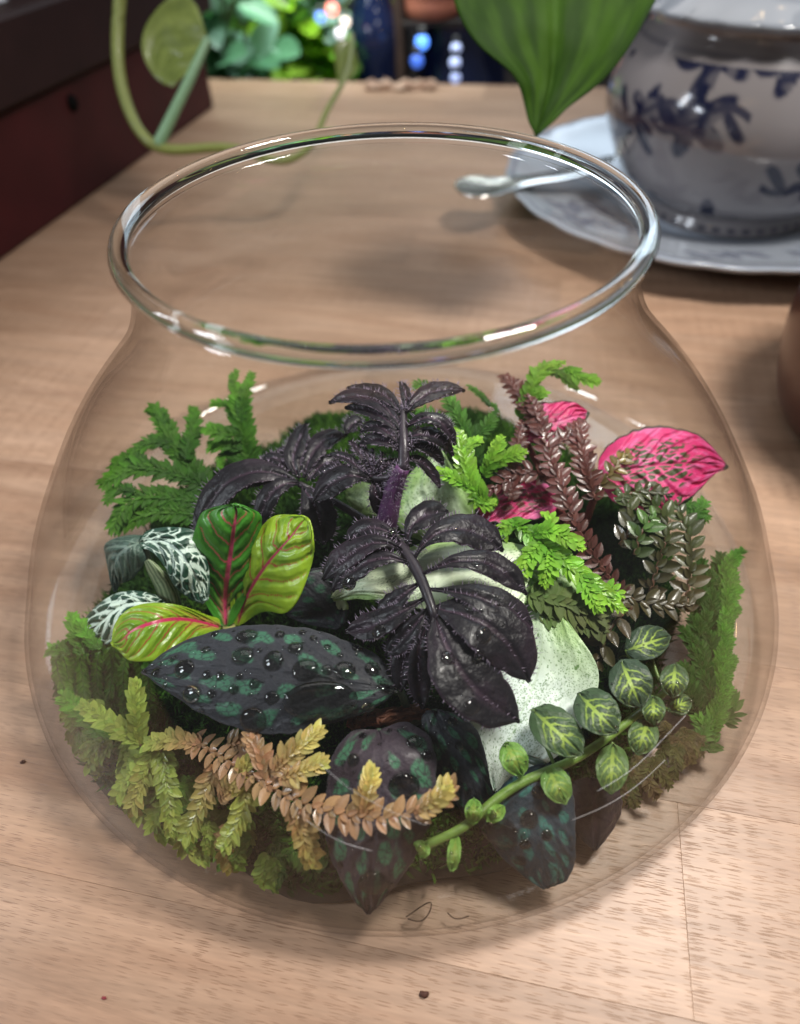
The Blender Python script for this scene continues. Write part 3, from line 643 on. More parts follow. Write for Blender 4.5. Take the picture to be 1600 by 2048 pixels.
main = [  # midline (px, py, height), half width px
 ([(814, 1098, 6.1), (822, 1052, 6.5), (846, 1030, 6.6), (897, 1022, 6.2)], 30), ([(826, 1118, 6.2), (862, 1072, 6.6), (930, 1056, 6.5), (1008, 1100, 5.9)], 37),
 ([(838, 1150, 6.2), (905, 1122, 6.5), (985, 1128, 6.3), (1056, 1188, 5.6)], 29), ([(852, 1176, 6.1), (930, 1184, 6.4), (1015, 1222, 6.1), (1066, 1282, 5.3)], 39),
 ([(866, 1214, 6.0), (930, 1228, 6.3), (1010, 1280, 5.9), (1060, 1364, 5.0)], 54), ([(868, 1226, 6.0), (898, 1300, 6.0), (955, 1380, 5.5), (1040, 1443, 4.6)], 61),
 ([(806, 1092, 6.1), (770, 1058, 6.5), (730, 1056, 6.4), (692, 1094, 5.8)], 24), ([(818, 1108, 6.1), (770, 1084, 6.5), (710, 1098, 6.3), (644, 1160, 5.5)], 29),
 ([(832, 1132, 6.1), (780, 1114, 6.4), (720, 1128, 6.2), (662, 1182, 5.4)], 27), ([(846, 1160, 6.0), (815, 1180, 6.1), (782, 1206, 5.8), (752, 1228, 5.4)], 24),
 ([(858, 1190, 5.9), (812, 1216, 5.9), (756, 1246, 5.5), (690, 1262, 4.9)], 32), ([(864, 1206, 5.9), (832, 1244, 5.8), (800, 1280, 5.4), (770, 1312, 4.9)], 29),
 ([(868, 1222, 5.9), (842, 1280, 5.6), (838, 1340, 5.0), (846, 1418, 4.2)], 27), ([(866, 1216, 5.8), (826, 1270, 5.5), (806, 1330, 4.9), (800, 1384, 4.3)], 29)]
for i, (m, wd) in enumerate(main): lobe(pur, m, wd*(1.0 if i in (4, 5) else 0.84), 100+i, 1.2 if i in (4, 5) else 1.75, 0.62 if i in (4, 5) else 0.72)
upper = [([(806, 858, 8.2), (770, 812, 8.5), (710, 790, 8.4), (656, 802, 8.0)], 15), ([(806, 872, 8.1), (775, 838, 8.4), (735, 818, 8.3), (690, 812, 8.0)], 13), ([(804, 828, 8.4), (780, 795, 8.6), (740, 778, 8.5), (694, 774, 8.2)], 14),
 ([(808, 818, 8.5), (812, 795, 8.6), (806, 772, 8.5), (800, 760, 8.4)], 11), ([(812, 822, 8.5), (845, 790, 8.7), (888, 776, 8.6), (930, 778, 8.3)], 17), ([(812, 852, 8.3), (845, 834, 8.6), (890, 848, 8.4), (912, 890, 7.8)], 12),
 ([(810, 878, 8.1), (838, 866, 8.3), (882, 878, 8.0), (908, 912, 7.3)], 14), ([(800, 892, 8.0), (776, 860, 8.3), (748, 850, 8.2), (718, 862, 7.8)], 13), ([(800, 900, 7.9), (772, 880, 8.1), (744, 876, 8.0), (716, 890, 7.6)], 12),
 ([(812, 900, 7.9), (838, 890, 8.0), (866, 900, 7.7), (888, 930, 7.1)], 13), ([(812, 912, 7.7), (836, 918, 7.7), (862, 940, 7.2), (882, 975, 6.6)], 12), ([(806, 905, 7.9), (818, 890, 8.1), (830, 868, 8.2), (836, 848, 8.1)], 7)]
for i, (m, wd) in enumerate(upper): lobe(pur, m, wd, 140+i)
stempart(pur, [(800, 945, 7.4), (775, 955, 7.2), (745, 955, 7.1)], [0.16, 0.10], 8, 8, PU2, 'stem')
mid_ = [([(742, 955, 7.1), (715, 930, 7.4), (690, 912, 7.4), (654, 908, 7.1)], 9), ([(744, 952, 7.2), (730, 922, 7.5), (716, 898, 7.6), (698, 878, 7.5)], 8), ([(746, 951, 7.2), (740, 922, 7.6), (733, 902, 7.7), (724, 884, 7.6)], 7),
 ([(748, 951, 7.2), (748, 925, 7.6), (747, 908, 7.7), (744, 894, 7.6)], 6), ([(750, 951, 7.2), (757, 928, 7.6), (762, 914, 7.7), (764, 902, 7.6)], 6), ([(752, 952, 7.2), (770, 930, 7.5), (782, 922, 7.6), (796, 916, 7.5)], 9),
 ([(740, 958, 7.1), (705, 948, 7.4), (668, 962, 7.1), (626, 1004, 6.4)], 24), ([(742, 960, 7.1), (700, 940, 7.3), (664, 938, 7.1), (636, 958, 6.7)], 12), ([(746, 960, 7.0), (752, 985, 6.9), (757, 1008, 6.5), (760, 1034, 6.0)], 16), ([(752, 958, 7.0), (766, 968, 7.0), (776, 980, 6.8), (780, 1000, 6.5)], 10)]
for i, (m, wd) in enumerate(mid_): lobe(pur, m, wd, 170+i)
stempart(pur, [(760, 1060, 5.0), (680, 1010, 5.4), (598, 968, 6.2)], [0.16, 0.11], 10, 8, PU2, 'stem')
left = [([(596, 962, 6.2), (510, 940, 6.6), (440, 976, 6.2), (388, 1072, 5.0)], 27), ([(602, 966, 6.2), (560, 968, 6.5), (532, 1000, 6.2), (516, 1058, 5.4)], 20), ([(600, 955, 6.2), (585, 915, 6.6), (596, 880, 6.7), (612, 845, 6.5)], 19),
 ([(606, 955, 6.2), (622, 908, 6.6), (652, 876, 6.6), (692, 868, 6.3)], 20), ([(600, 950, 6.2), (570, 925, 6.4), (548, 915, 6.4), (520, 918, 6.1)], 13), ([(600, 950, 6.2), (580, 915, 6.4), (568, 900, 6.4), (552, 902, 6.2)], 12),
 ([(612, 960, 6.2), (640, 930, 6.4), (660, 920, 6.4), (684, 926, 6.2)], 16), ([(604, 972, 6.2), (625, 1000, 6.2), (640, 1040, 5.7), (648, 1090, 5.0)], 34), ([(690, 868, 6.6), (700, 850, 6.7), (712, 842, 6.7), (726, 848, 6.5)], 14), ([(596, 960, 6.2), (560, 950, 6.3), (525, 955, 6.1), (490, 975, 5.6)], 14)]
for i, (m, wd) in enumerate(left): lobe(pur, m, wd, 190+i)
# bristly hairs: thin cones, one mesh (nobody could count them)
def hair_mesh(P, D, r=0.015):
    n = len(P); D = D/np.linalg.norm(D, axis=1, keepdims=True); ln = rng.uniform(0.09, 0.2, n)[:, None]
    A = np.cross(D, [0.3, 0.5, 0.81]); A /= np.linalg.norm(A, axis=1, keepdims=True)+1e-9; B = np.cross(D, A)
    V = np.stack([P+A*r, P-0.5*A*r+0.87*B*r, P-0.5*A*r-0.87*B*r, P+D*ln], 1).reshape(-1, 3)
    k = np.arange(n)[:, None]*4
    return V, np.concatenate([k+np.array([[0, 1, 3]]), k+np.array([[1, 2, 3]]), k+np.array([[2, 0, 3]])])
Ps = []; Ds = []
for _, G, N in HAIRS:
    nu, nv = G.shape[:2]; m = min(110, int(40+30*np.linalg.norm(np.diff(G[:, nv//2], axis=0), axis=1).sum()/2))
    for q in range(m):
        i = rng.integers(2, nu-2); e = (0, 1, 0, 1, 2)[rng.integers(0, 5)]
        j = (0, nv-1, nv//2)[e]; Ps.append(G[i, j]); out = (G[i, j]-G[i, nv//2]) if e < 2 else N[i, j]
        Ds.append(out/(np.linalg.norm(out)+1e-6)+0.7*N[i, j]+rng.normal(0, 0.3, 3))
Q, a_ = spline(PX(np.array(STEM_HAIR[0][0])), 200), None
for q in range(900):
    i = rng.integers(0, 199); d = rng.normal(0, 1, 3); d -= 0; d /= np.linalg.norm(d)
    Ps.append(Q[i]+d*0.30); Ds.append(d+rng.normal(0, .2, 3))
V, Fc = hair_mesh(np.array(Ps), np.array(Ds))
M_HAIR = simple('pale_hair', (0.20, 0.16, 0.22), 0.5)
part('hairs', V, Fc, M_HAIR, pur, stuff=True)

# ================================================================== F. pink plant
PK = np.array([0.60, 0.030, 0.16]); PK2 = np.array([0.66, 0.12, 0.31])
def col_pink(seed, holes=1.0):
    def f(s, t, Lu, Wu):
        a = np.abs(t)
        x = s*Lu*2.0+0.4*fbm(s*8, t*5, seed); y = t*Wu*4.6+0.4*fbm(s*8+5, t*5, seed)
        f1, f2 = worley(x, y, seed)
        reg = smooth(0.05, 0.2, s)*(1-smooth(0.45, 0.92, s+0.25*(fbm(s*5, t*3, seed)-0.5)))*(1-smooth(0.45, 0.8, a))
        hole = smooth(0.16, 0.30, (f2-f1)*(0.55+0.6*reg))*smooth(0.25, 0.5, reg)*holes
        c = mix(PK, PK2, smooth(0.4, 0.7, fbm(s*Lu*2, t*Wu*4, seed+3)))
        m, l = pinnate(s, t, Lu, Wu, 6, 0.05, 0.8, 0.3, 0.1, 0.06, 0.08, 0.03, seed)
        c = mix(c, PK*0.85, l*0.7)
        c = mix(c, np.array([0.05, 0.06, 0.016]), hole)
        edge = np.maximum(smooth(0.93, 0.97, a), smooth(0.965, 0.985, s))
        return mix(c, np.array([0.022, 0.03, 0.014]), edge)
    return f
pk = thing('pink_veined_plant', 'hot pink leaves with dark notched edges at the right behind the bronze sprigs', 'plant', PX(np.array([[1150, 1080, 2.0]]))[0])
rows = [[(1196, 930, 5.0), (1200, 955, 4.9), (1206, 985, 4.6)], [(1222, 892, 5.3), (1240, 946, 5.2), (1250, 1014, 4.5)], [(1285, 862, 5.6), (1300, 935, 5.4), (1305, 1024, 4.6)], [(1345, 860, 5.5), (1360, 928, 5.3), (1352, 1012, 4.6)],
        [(1402, 880, 5.2), (1404, 926, 5.0), (1398, 975, 4.6)], [(1436, 915, 4.7), (1436, 930, 4.6), (1428, 946, 4.5)], [(1452, 934, 4.5), (1452, 936, 4.5), (1450, 938, 4.5)]]
finish('leaf', *loft(rows, 170, 130, edge=scal(34, 0.035, 4)), M_MATTE, pk, col_pink(91), disp_quilt(6, 0.10, 91), label='largest pink leaf near the glass')
rows = [[(1040, 850, 6.0), (1044, 870, 5.9), (1050, 884, 5.8)], [(1070, 816, 6.3), (1080, 854, 6.1), (1090, 890, 5.8)], [(1110, 808, 6.4), (1118, 845, 6.2), (1128, 880, 5.9)], [(1148, 808, 6.4), (1152, 832, 6.2), (1156, 858, 6.0)], [(1174, 826, 6.1), (1175, 830, 6.1), (1174, 836, 6.1)]]
finish('leaf', *loft(rows, 90, 70, edge=scal(22, 0.06, 6)), M_MATTE, pk, col_pink(94, 0.4), disp_quilt(5, 0.10, 94))
rows = [[(1112, 985, 4.9), (1112, 1008, 4.8), (1104, 1030, 4.6)], [(1080, 968, 5.1), (1072, 1000, 5.0), (1066, 1040, 4.7)], [(1030, 962, 5.1), (1022, 1000, 5.0), (1014, 1046, 4.7)], [(985, 985, 5.0), (980, 1012, 4.9), (976, 1046, 4.7)], [(955, 1020, 4.7), (955, 1028, 4.7), (957, 1040, 4.6)]]
finish('leaf', *loft(rows, 90, 70, edge=scal(22, 0.05, 2)), M_MATTE, pk, col_pink(97, 0.8), disp_quilt(5, 0.12, 97))
stempart(pk, [(1200, 955, 4.9), (1180, 1020, 3.6), (1150, 1090, 1.8)], [0.12, 0.16], 8, 7, np.array([0.25, 0.06, 0.06]), 'petiole')
stempart(pk, [(1044, 868, 5.9), (1090, 960, 4.2), (1148, 1085, 1.8)], [0.12, 0.16], 8, 7, np.array([0.25, 0.06, 0.06]), 'petiole')
stempart(pk, [(1112, 1008, 4.8), (1130, 1050, 3.2), (1150, 1090, 1.8)], [0.12, 0.16], 8, 7, np.array([0.25, 0.06, 0.06]), 'petiole')

# ================================================================== sprigs (spikemoss)
def leaflet_mesh(kind, nu=6, nv=5):
    s = np.linspace(0, 1, nu)[:, None]; t = np.linspace(-1, 1, nv)[None, :]; s, t = np.broadcast_arrays(s, t)
    a, b, wd = {'ovate': (0.85, 0.65, 0.27), 'lance': (0.9, 0.8, 0.19), 'round': (1.0, 0.5, 0.34)}[kind]
    h = wd*np.maximum(np.sin(np.pi*np.clip(s, 0.02, 0.985)**a), 0)**b
    V = np.stack([s, t*h, -0.10*s*s+0.10*np.abs(t)*h/wd-0.04*(t*t)*0], -1).reshape(-1, 3)
    return V, grid_faces(nu, nv)
LM = {}
def leaflet_data(kind):
    if kind not in LM:
        V, Fc = leaflet_mesh(kind); me = mesh_from('leaflet', V/U*0.01, Fc, None); me.materials.append(M_LFT); LM[kind] = me
    return LM[kind]                                # 1 unit long = 0.01 blender units
def frame(T, D):
    N = 0.55*D+np.array([0, 0, 0.75]); N = N-T*(N@T); N /= np.linalg.norm(N)+1e-9
    return N, np.cross(N, T)
def sprig(parent, q, ll, c0, c1, kind='ovate', objs=True, ang=58, dens=0.42, tipw=0.45, median=True, stem=0.07, stemcol=None, jit=0.18, lift=0.0, clamp=True, roll=0.0, world=False, base_w=0.85, droop=0.0):
    """stem through pixel+height points with two ranks of leaflets; ll leaflet length in px"""
    P = np.asarray(q, float) if world else PX(np.array(q, float))
    P = spline(P, 200)
    if clamp: P = inside(P, 0.55+0.2)
    L = np.concatenate([[0], np.cumsum(np.linalg.norm(np.diff(P, axis=0), axis=1))]); tot = L[-1]
    l0 = ll*0.0195; step = l0*dens; n = max(3, int(tot/step))
    sc_ = stemcol if stemcol is not None else (np.asarray(c0)+np.asarray(c1))/2*0.8
    V, Fc = tube(P[::10], np.linspace(stem, stem*0.5, 20), 6)
    so = part('sprig', V, Fc, M_STEM, parent, np.tile(sc_, (len(V), 1)))
    acc = []; rl = rootloc(parent)
    for k in range(n+1):
        u = k/n; x = u*tot; i = min(198, np.searchsorted(L, x)); p = P[min(i, 199)]
        T = P[min(i+3, 199)]-P[max(i-3, 0)]; T /= np.linalg.norm(T)+1e-9
        D = CAM-p; D /= np.linalg.norm(D); N, B = frame(T, D)
        if roll: N, B = N*math.cos(roll)+B*math.sin(roll), B*math.cos(roll)-N*math.sin(roll)
        prof = base_w+(1-base_w)*min(1, u*4)
        if u > 0.75: prof *= 1-(1-tipw)*((u-0.75)/0.25)
        for side in (-1, 1):
            for rank in ((0, 1) if median else (0,)):
                an = math.radians(ang if rank == 0 else 30)*(1-0.35*u*u)+rng.normal(0, 0.10)
                d = T*math.cos(an)+B*side*math.sin(an)+N*((0.10+lift if rank == 0 else 0.30)+rng.normal(0, 0.09))
                d[2] -= droop; d /= np.linalg.norm(d)
                nn = N-d*(N@d)+rng.normal(0, 0.10, 3); nn -= d*(nn@d); nn /= np.linalg.norm(nn); y = np.cross(nn, d)
                sl = l0*prof*(1 if rank == 0 else 0.55)*rng.uniform(1-jit, 1+jit)
                org = p+N*(0.02 if rank == 0 else 0.05)+T*(0.5*step if side > 0 else 0)
                c = mix(np.asarray(c0), np.asarray(c1), np.array(u))*rng.uniform(0.72, 1.28)*np.array([rng.uniform(.93, 1.07), rng.uniform(.93, 1.07), 1])
                acc.append((org, d, y, nn, sl, np.clip(c, 0.002, 1)))
        # terminal bud
    acc.append((P[-1], T, B, N, l0*tipw, np.asarray(c1, float)))
    if objs:
        me = leaflet_data(kind); f = U*100
        for org, d, y, nn, sl, c in acc:
            o = bpy.data.objects.new('leaflet', me); C.objects.link(o); o.parent = so
            k = sl*f; o_ = (org-rl)*U
            o.matrix_local = Matrix(((d[0]*k, y[0]*k, nn[0]*k, o_[0]), (d[1]*k, y[1]*k, nn[1]*k, o_[1]), (d[2]*k, y[2]*k, nn[2]*k, o_[2]), (0, 0, 0, 1)))
            o.color = (*c, 1)
    else:
        LV, LF = leaflet_mesh(kind, 5, 3)
        items = []
        for org, d, y, nn, sl, c in acc:
            Vv = org+sl*(LV[:, 0:1]*d+LV[:, 1:2]*y+LV[:, 2:3]*nn)
            items.append((inside(Vv, 0.3) if clamp else Vv, LF, c))
        V, Fc, cc = join(items)
        part('leaflets', V, Fc, M_MOSS, so, cc, stuff=True)
    return so

# ---- G. bright green spikemoss
GB0 = np.array([0.10, 0.27, 0.02]); GB1 = np.array([0.27, 0.52, 0.045])
g = thing('bright_green_spikemoss', 'bright yellow green feathery sprigs right of the purple stem', 'plant', PX(np.array([[1000, 1060, 2.5]]))[0])
for q in [([(992, 1012, 5.2), (955, 985, 5.8), (930, 930, 6.4), (918, 868, 6.8)], 26), ([(938, 975, 6.0), (905, 955, 6.4), (862, 944, 6.5)], 17), ([(968, 952, 5.9), (982, 920, 6.3), (1002, 878, 6.6)], 20), ([(970, 935, 6.0), (1005, 918, 6.3), (1046, 905, 6.4)], 20), ([(948, 985, 5.9), (952, 1000, 5.7), (985, 1006, 5.4)], 18), ([(925, 905, 6.6), (944, 888, 6.7), (960, 880, 6.7)], 14)]:
    sprig(g, q[0], q[1], GB0, GB1, 'ovate', q[1] > 22, 55, 0.36)
g2 = thing('bright_green_spikemoss', 'bright green branching sprig lying over the speckled leaf below the pink leaves', 'plant', PX(np.array([[1060, 1100, 2.5]]))[0])
for q in [([(1018, 1040, 5.2), (1056, 1066, 5.4), (1100, 1100, 5.3), (1160, 1150, 5.0), (1240, 1216, 4.4)], 27), ([(1060, 1068, 5.4), (1095, 1062, 5.7), (1160, 1094, 5.5)], 22), ([(1084, 1086, 5.4), (1062, 1110, 5.4), (1044, 1142, 5.2)], 22), ([(1100, 1100, 5.3), (1098, 1130, 5.3), (1090, 1166, 5.0)], 20), ([(1160, 1146, 5.0), (1178, 1180, 4.9), (1196, 1216, 4.6)], 22), ([(1030, 1048, 5.3), (1010, 1060, 5.3), (1004, 1070, 5.2)], 18), ([(1200, 1180, 4.7), (1222, 1180, 4.7), (1238, 1190, 4.6)], 18), ([(1075, 1078, 5.4), (1100, 1040, 5.7), (1092, 1030, 5.7)], 18)]:
    sprig(g2, q[0], q[1], GB0*1.05, GB1*1.05, 'ovate', q[1] > 24, 52, 0.36)

# ---- H. bronze red sprigs
BR0 = np.array([0.085, 0.028, 0.021]); BR1 = np.array([0.145, 0.045, 0.038])
b1 = thing('bronze_spikemoss', 'reddish brown sprigs with paired glossy leaflets in front of the pink leaves', 'plant', PX(np.array([[1200, 1130, 2.5]]))[0])
for q in [([(1260, 1215, 3.6), (1200, 1130, 4.6), (1152, 1050, 5.4), (1128, 985, 5.8), (1098, 910, 6.2), (1082, 850, 6.5), (1062, 800, 6.7)], 27, 0.60), ([(1190, 1000, 5.2), (1172, 940, 5.8), (1158, 860, 6.3)], 28, 0.42), ([(1120, 965, 5.6), (1060, 945, 5.9), (990, 975, 5.7)], 27, 0.6), ([(1084, 858, 6.3), (1040, 790, 6.6), (1012, 756, 6.6)], 24, 0.42), ([(1100, 895, 6.1), (1140, 870, 6.2), (1165, 850, 6.2)], 26, .42), ([(1020, 1000, 5.6), (1040, 880, 6.1), (1046, 850, 6.2)], 20, .5)]:
    sprig(b1, q[0], q[1], BR0, BR1, 'lance' if q[2] < .4 else 'ovate', True, 64, q[2], 0.6, stemcol=np.array([0.16, 0.06, 0.045]), median=q[2] > .4)
OL0 = np.array([0.055, 0.044, 0.018]); OL1 = np.array([0.055, 0.085, 0.020])
b2 = thing('olive_spikemoss', 'olive bronze sprigs with wet shining leaflets below the largest pink leaf', 'plant', PX(np.array([[1300, 1200, 2.0]]))[0])
for q in [([(1300, 1185, 3.6), (1322, 1110, 4.4), (1330, 1040, 4.9), (1290, 1000, 5.2)], 33, OL0, OL1), ([(1185, 985, 5.3), (1218, 950, 5.6), (1250, 915, 5.7)], 28, OL0, np.array([0.22, 0.16, 0.03])), ([(1210, 1180, 4.0), (1290, 1205, 3.8), (1370, 1210, 3.6)], 30, OL0*1.2, OL0*1.1),
          ([(1368, 1220, 3.2), (1380, 1140, 3.9), (1376, 1070, 4.4), (1350, 1010, 4.7)], 34, OL0*1.3, OL1*0.9), ([(1262, 1215, 3.8), (1225, 1250, 3.8), (1200, 1310, 3.3)], 34, OL0*1.5, OL0*1.2), ([(1240, 1090, 4.6), (1262, 1050, 5.0), (1248, 1000, 5.3)], 30, OL0, OL1), ([(1270, 1110, 4.6), (1280, 1070, 5.0), (1300, 1040, 5.2)], 32, OL1*0.8, np.array([0.09, 0.19, 0.04])), ([(1230, 1000, 5.3), (1270, 985, 5.4), (1330, 990, 5.2)], 26, OL1*0.9, OL0)]:
    sprig(b2, q[0], q[1], q[2], q[3], 'ovate', True, 62, 0.60, 0.6, stemcol=np.array([0.13, 0.06, 0.035]))
for q in [([(1060, 1190, 4.6), (1120, 1205, 4.5), (1190, 1230, 4.2)], 34), ([(1080, 1230, 4.3), (1140, 1238, 4.2), (1200, 1260, 3.9)], 26)]:
    sprig(b2, q[0], q[1], np.array([0.08, 0.13, 0.03]), np.array([0.10, 0.12, 0.04]), 'ovate', False, 70, 0.3, 0.8)
# ---- I. thin sprigs against the back glass
t1 = thing('green_trailing_sprig', 'thin green sprig arching up behind the pink leaves towards the glass', 'plant', PX(np.array([[1060, 860, 3.0]]))[0])
for q in [([(1040, 840, 6.2), (1062, 780, 6.8), (1084, 742, 7.1), (1122, 728, 7.2)], 22, 0.9), ([(1086, 742, 7.1), (1115, 748, 7.0), (1152, 778, 6.6)], 14, 0.5), ([(1130, 735, 7.0), (1155, 752, 6.9), (1192, 764, 6.8)], 20, 1.1), ([(1070, 800, 6.6), (1078, 790, 6.7), (1085, 786, 6.7)], 22, 1.0)]:
    sprig(t1, q[0], q[1], GB0*0.7*q[2], GB1*0.62*q[2], 'ovate', False, 55, 0.36)
t2 = thing('dark_fern_sprig', 'dark green fern sprig rising right of the top purple leaf', 'plant', PX(np.array([[950, 960, 3.0]]))[0])
DG0 = np.array([0.025, 0.075, 0.012]); DG1 = np.array([0.06, 0.16, 0.02])
for q in [([(960, 930, 5.4), (935, 870, 6.2), (905, 815, 6.8), (892, 785, 7.0)], 24), ([(945, 880, 6.1), (975, 850, 6.4), (985, 835, 6.5)], 20), ([(980, 812, 6.6), (962, 792, 6.8), (936, 772, 7.0)], 9), ([(985, 835, 6.4), (992, 820, 6.5), (984, 808, 6.6)], 8), ([(870, 850, 6.4), (862, 835, 6.6), (845, 822, 6.7)], 22), ([(858, 772, 7.2), (845, 768, 7.2), (828, 772, 7.2)], 14)]:
    sprig(t2, q[0], q[1], DG0*1.2, DG1*1.3, 'lance', False, 60, 0.32)

# ---- J/K. fern like spikemoss, back left
FG0 = np.array([0.020, 0.072, 0.006]); FG1 = np.array([0.062, 0.175, 0.012])
f1 = thing('fern_spikemoss', 'deep green fan of feathery fronds at the left behind the white veined leaves', 'plant', PX(np.array([[430, 1040, 2.0]]))[0])
for q in [([(440, 1000, 3.6), (395, 950, 4.3), (350, 890, 5.0), (312, 820, 5.6)], 31), ([(372, 920, 4.8), (385, 870, 5.2), (388, 822, 5.5)], 23), ([(410, 970, 4.1), (350, 948, 4.6), (270, 938, 5.0), (215, 965, 5.0)], 30), ([(420, 1005, 3.8), (340, 995, 4.2), (270, 1000, 4.5), (228, 1050, 4.2)], 30), ([(430, 1035, 3.5), (360, 1025, 3.9), (290, 1030, 4.1), (246, 1052, 3.9)], 30), ([(348, 890, 5.0), (305, 885, 5.2), (268, 905, 5.2)], 22), ([(330, 850, 5.4), (322, 830, 5.5), (300, 820, 5.5)], 18), ([(300, 940, 4.9), (260, 915, 5.1), (228, 935, 5.0)], 20), ([(270, 985, 4.7), (240, 980, 4.8), (216, 1000, 4.7)], 20)]:
    sprig(f1, q[0], q[1], FG0, FG1, 'lance', False, 58, 0.24, 0.7)
f2 = thing('fern_spikemoss', 'tall narrow green sprig standing alone at the back left against the glass', 'plant', PX(np.array([[505, 960, 2.0]]))[0])
for q in [([(512, 965, 3.6), (495, 900, 4.6), (484, 840, 5.4), (478, 780, 6.0)], 32), ([(482, 850, 5.3), (490, 790, 6.0), (503, 752, 6.3)], 18), ([(485, 870, 5.0), (450, 868, 5.3), (418, 860, 5.4)], 24), ([(470, 840, 5.4), (452, 810, 5.7), (430, 808, 5.8)], 18), ([(484, 900, 4.7), (455, 890, 4.9), (425, 895, 4.9)], 22), ([(474, 790, 5.9), (466, 770, 6.1), (472, 745, 6.3)], 14), ([(480, 925, 4.4), (450, 905, 4.6), (440, 935, 4.4)], 13)]:
    sprig(f2, q[0], q[1], FG0*1.1, FG1*1.25, 'lance', False, 55, 0.24, 0.7)

# ---- L. golden spikemoss along the front
GO0 = np.array([0.38, 0.22, 0.11]); GO1 = np.array([0.50, 0.44, 0.12]); GY = np.array([0.34, 0.44, 0.08])
l1 = thing('golden_spikemoss', 'orange tan trailing sprig with golden tips lying across the front patterned leaf', 'plant', PX(np.array([[440, 1500, 2.0]]))[0])
for q in [([(385, 1478, 3.0), (450, 1520, 3.3), (530, 1568, 3.6), (620, 1612, 3.8), (720, 1634, 3.9), (820, 1626, 4.0), (892, 1588, 4.2)], 25, GO0*0.9, GO0*1.1, .62), ([(545, 1545, 3.8), (580, 1510, 4.2), (628, 1468, 4.5)], 23, GO0*1.2, GO1*1.25, .30), ([(560, 1556, 3.8), (595, 1545, 4.1), (636, 1530, 4.2)], 22, GO0*1.2, GO1*1.1, .30), ([(590, 1612, 3.7), (606, 1660, 3.3), (622, 1722, 2.6)], 23, GO0*1.2, GO1*1.1, .30), ([(726, 1630, 3.9), (732, 1590, 4.3), (742, 1550, 4.5)], 19, GO0*1.3, GO1*1.3, .30), ([(830, 1622, 4.0), (866, 1604, 4.3), (888, 1580, 4.4)], 21, GO0*1.2, GO1*1.2, .30), ([(530, 1560, 3.6), (520, 1510, 3.9), (505, 1480, 4.0)], 22, GO0, GO0*1.2, .38)]:
    sprig(l1, q[0], q[1], q[2], q[3], 'ovate', True, 74 if q[4] > .4 else 50, q[4], 0.8, stemcol=GO0*0.8, median=q[4] < .4 or True)
l2 = thing('golden_spikemoss', 'yellow green spikemoss tufts at the lower left below the largest dark leaf', 'plant', PX(np.array([[420, 1530, 1.5]]))[0])
for q in [([(280, 1490, 2.6), (274, 1430, 3.2), (272, 1372, 3.6)], 25, GY*0.8, GY*0.95), ([(285, 1490, 2.6), (225, 1450, 2.9), (172, 1416, 3.0)], 27, GY*0.8, GY*0.9), ([(310, 1490, 2.6), (285, 1560, 2.0), (262, 1625, 1.4)], 27, GY*0.8, GO1*0.8), ([(320, 1500, 2.6), (335, 1570, 2.2), (345, 1660, 1.4)], 28, GY*0.7, GY*0.9), ([(430, 1530, 3.0), (410, 1590, 2.5), (372, 1670, 1.6)], 28, GO0*1.0, GY), ([(470, 1540, 3.2), (490, 1590, 2.9), (478, 1640, 2.5), (450, 1690, 1.8)], 28, GO1*0.9, GY*1.1), ([(440, 1600, 2.6), (470, 1560, 3.2), (495, 1530, 3.6)], 24, GO0, GO1), ([(400, 1490, 3.1), (350, 1480, 3.1), (300, 1488, 2.8)], 26, GO0, GY*0.8), ([(455, 1490, 3.2), (470, 1486, 3.3), (500, 1488, 3.4)], 30, GO0*0.8, GO0*1.1), ([(460, 1650, 2.2), (450, 1690, 1.6), (460, 1730, 1.0)], 24, GO0, GO1*0.7), ([(300, 1540, 2.2), (255, 1560, 1.8), (235, 1600, 1.4)], 26, GY*0.8, GY*.9), ([(200, 1480, 1.6), (180, 1520, 1.3), (172, 1560, 1.0)], 25, GY*0.6, GY*.8), ([(250, 1560, 1.5), (240, 1610, 1.1), (270, 1660, 0.8)], 25, GY*0.5, GY*.7), ([(380, 1640, 1.6), (370, 1680, 1.1), (400, 1730, 0.8)], 25, GO1*0.5, GY*.7), ([(150, 1440, 1.8), (140, 1470, 1.5), (150, 1510, 1.1)], 22, GY*0.6, GY*.7), ([(330, 1600, 1.6), (310, 1650, 1.1), (330, 1690, 0.8)], 25, GY*0.6, GY*.75)]:
    sprig(l2, q[0], q[1]*0.82, q[2], q[3]*1.1, 'ovate', q[1] > 27, 52, 0.30, 0.75, stemcol=GO0*0.6, lift=0.1)

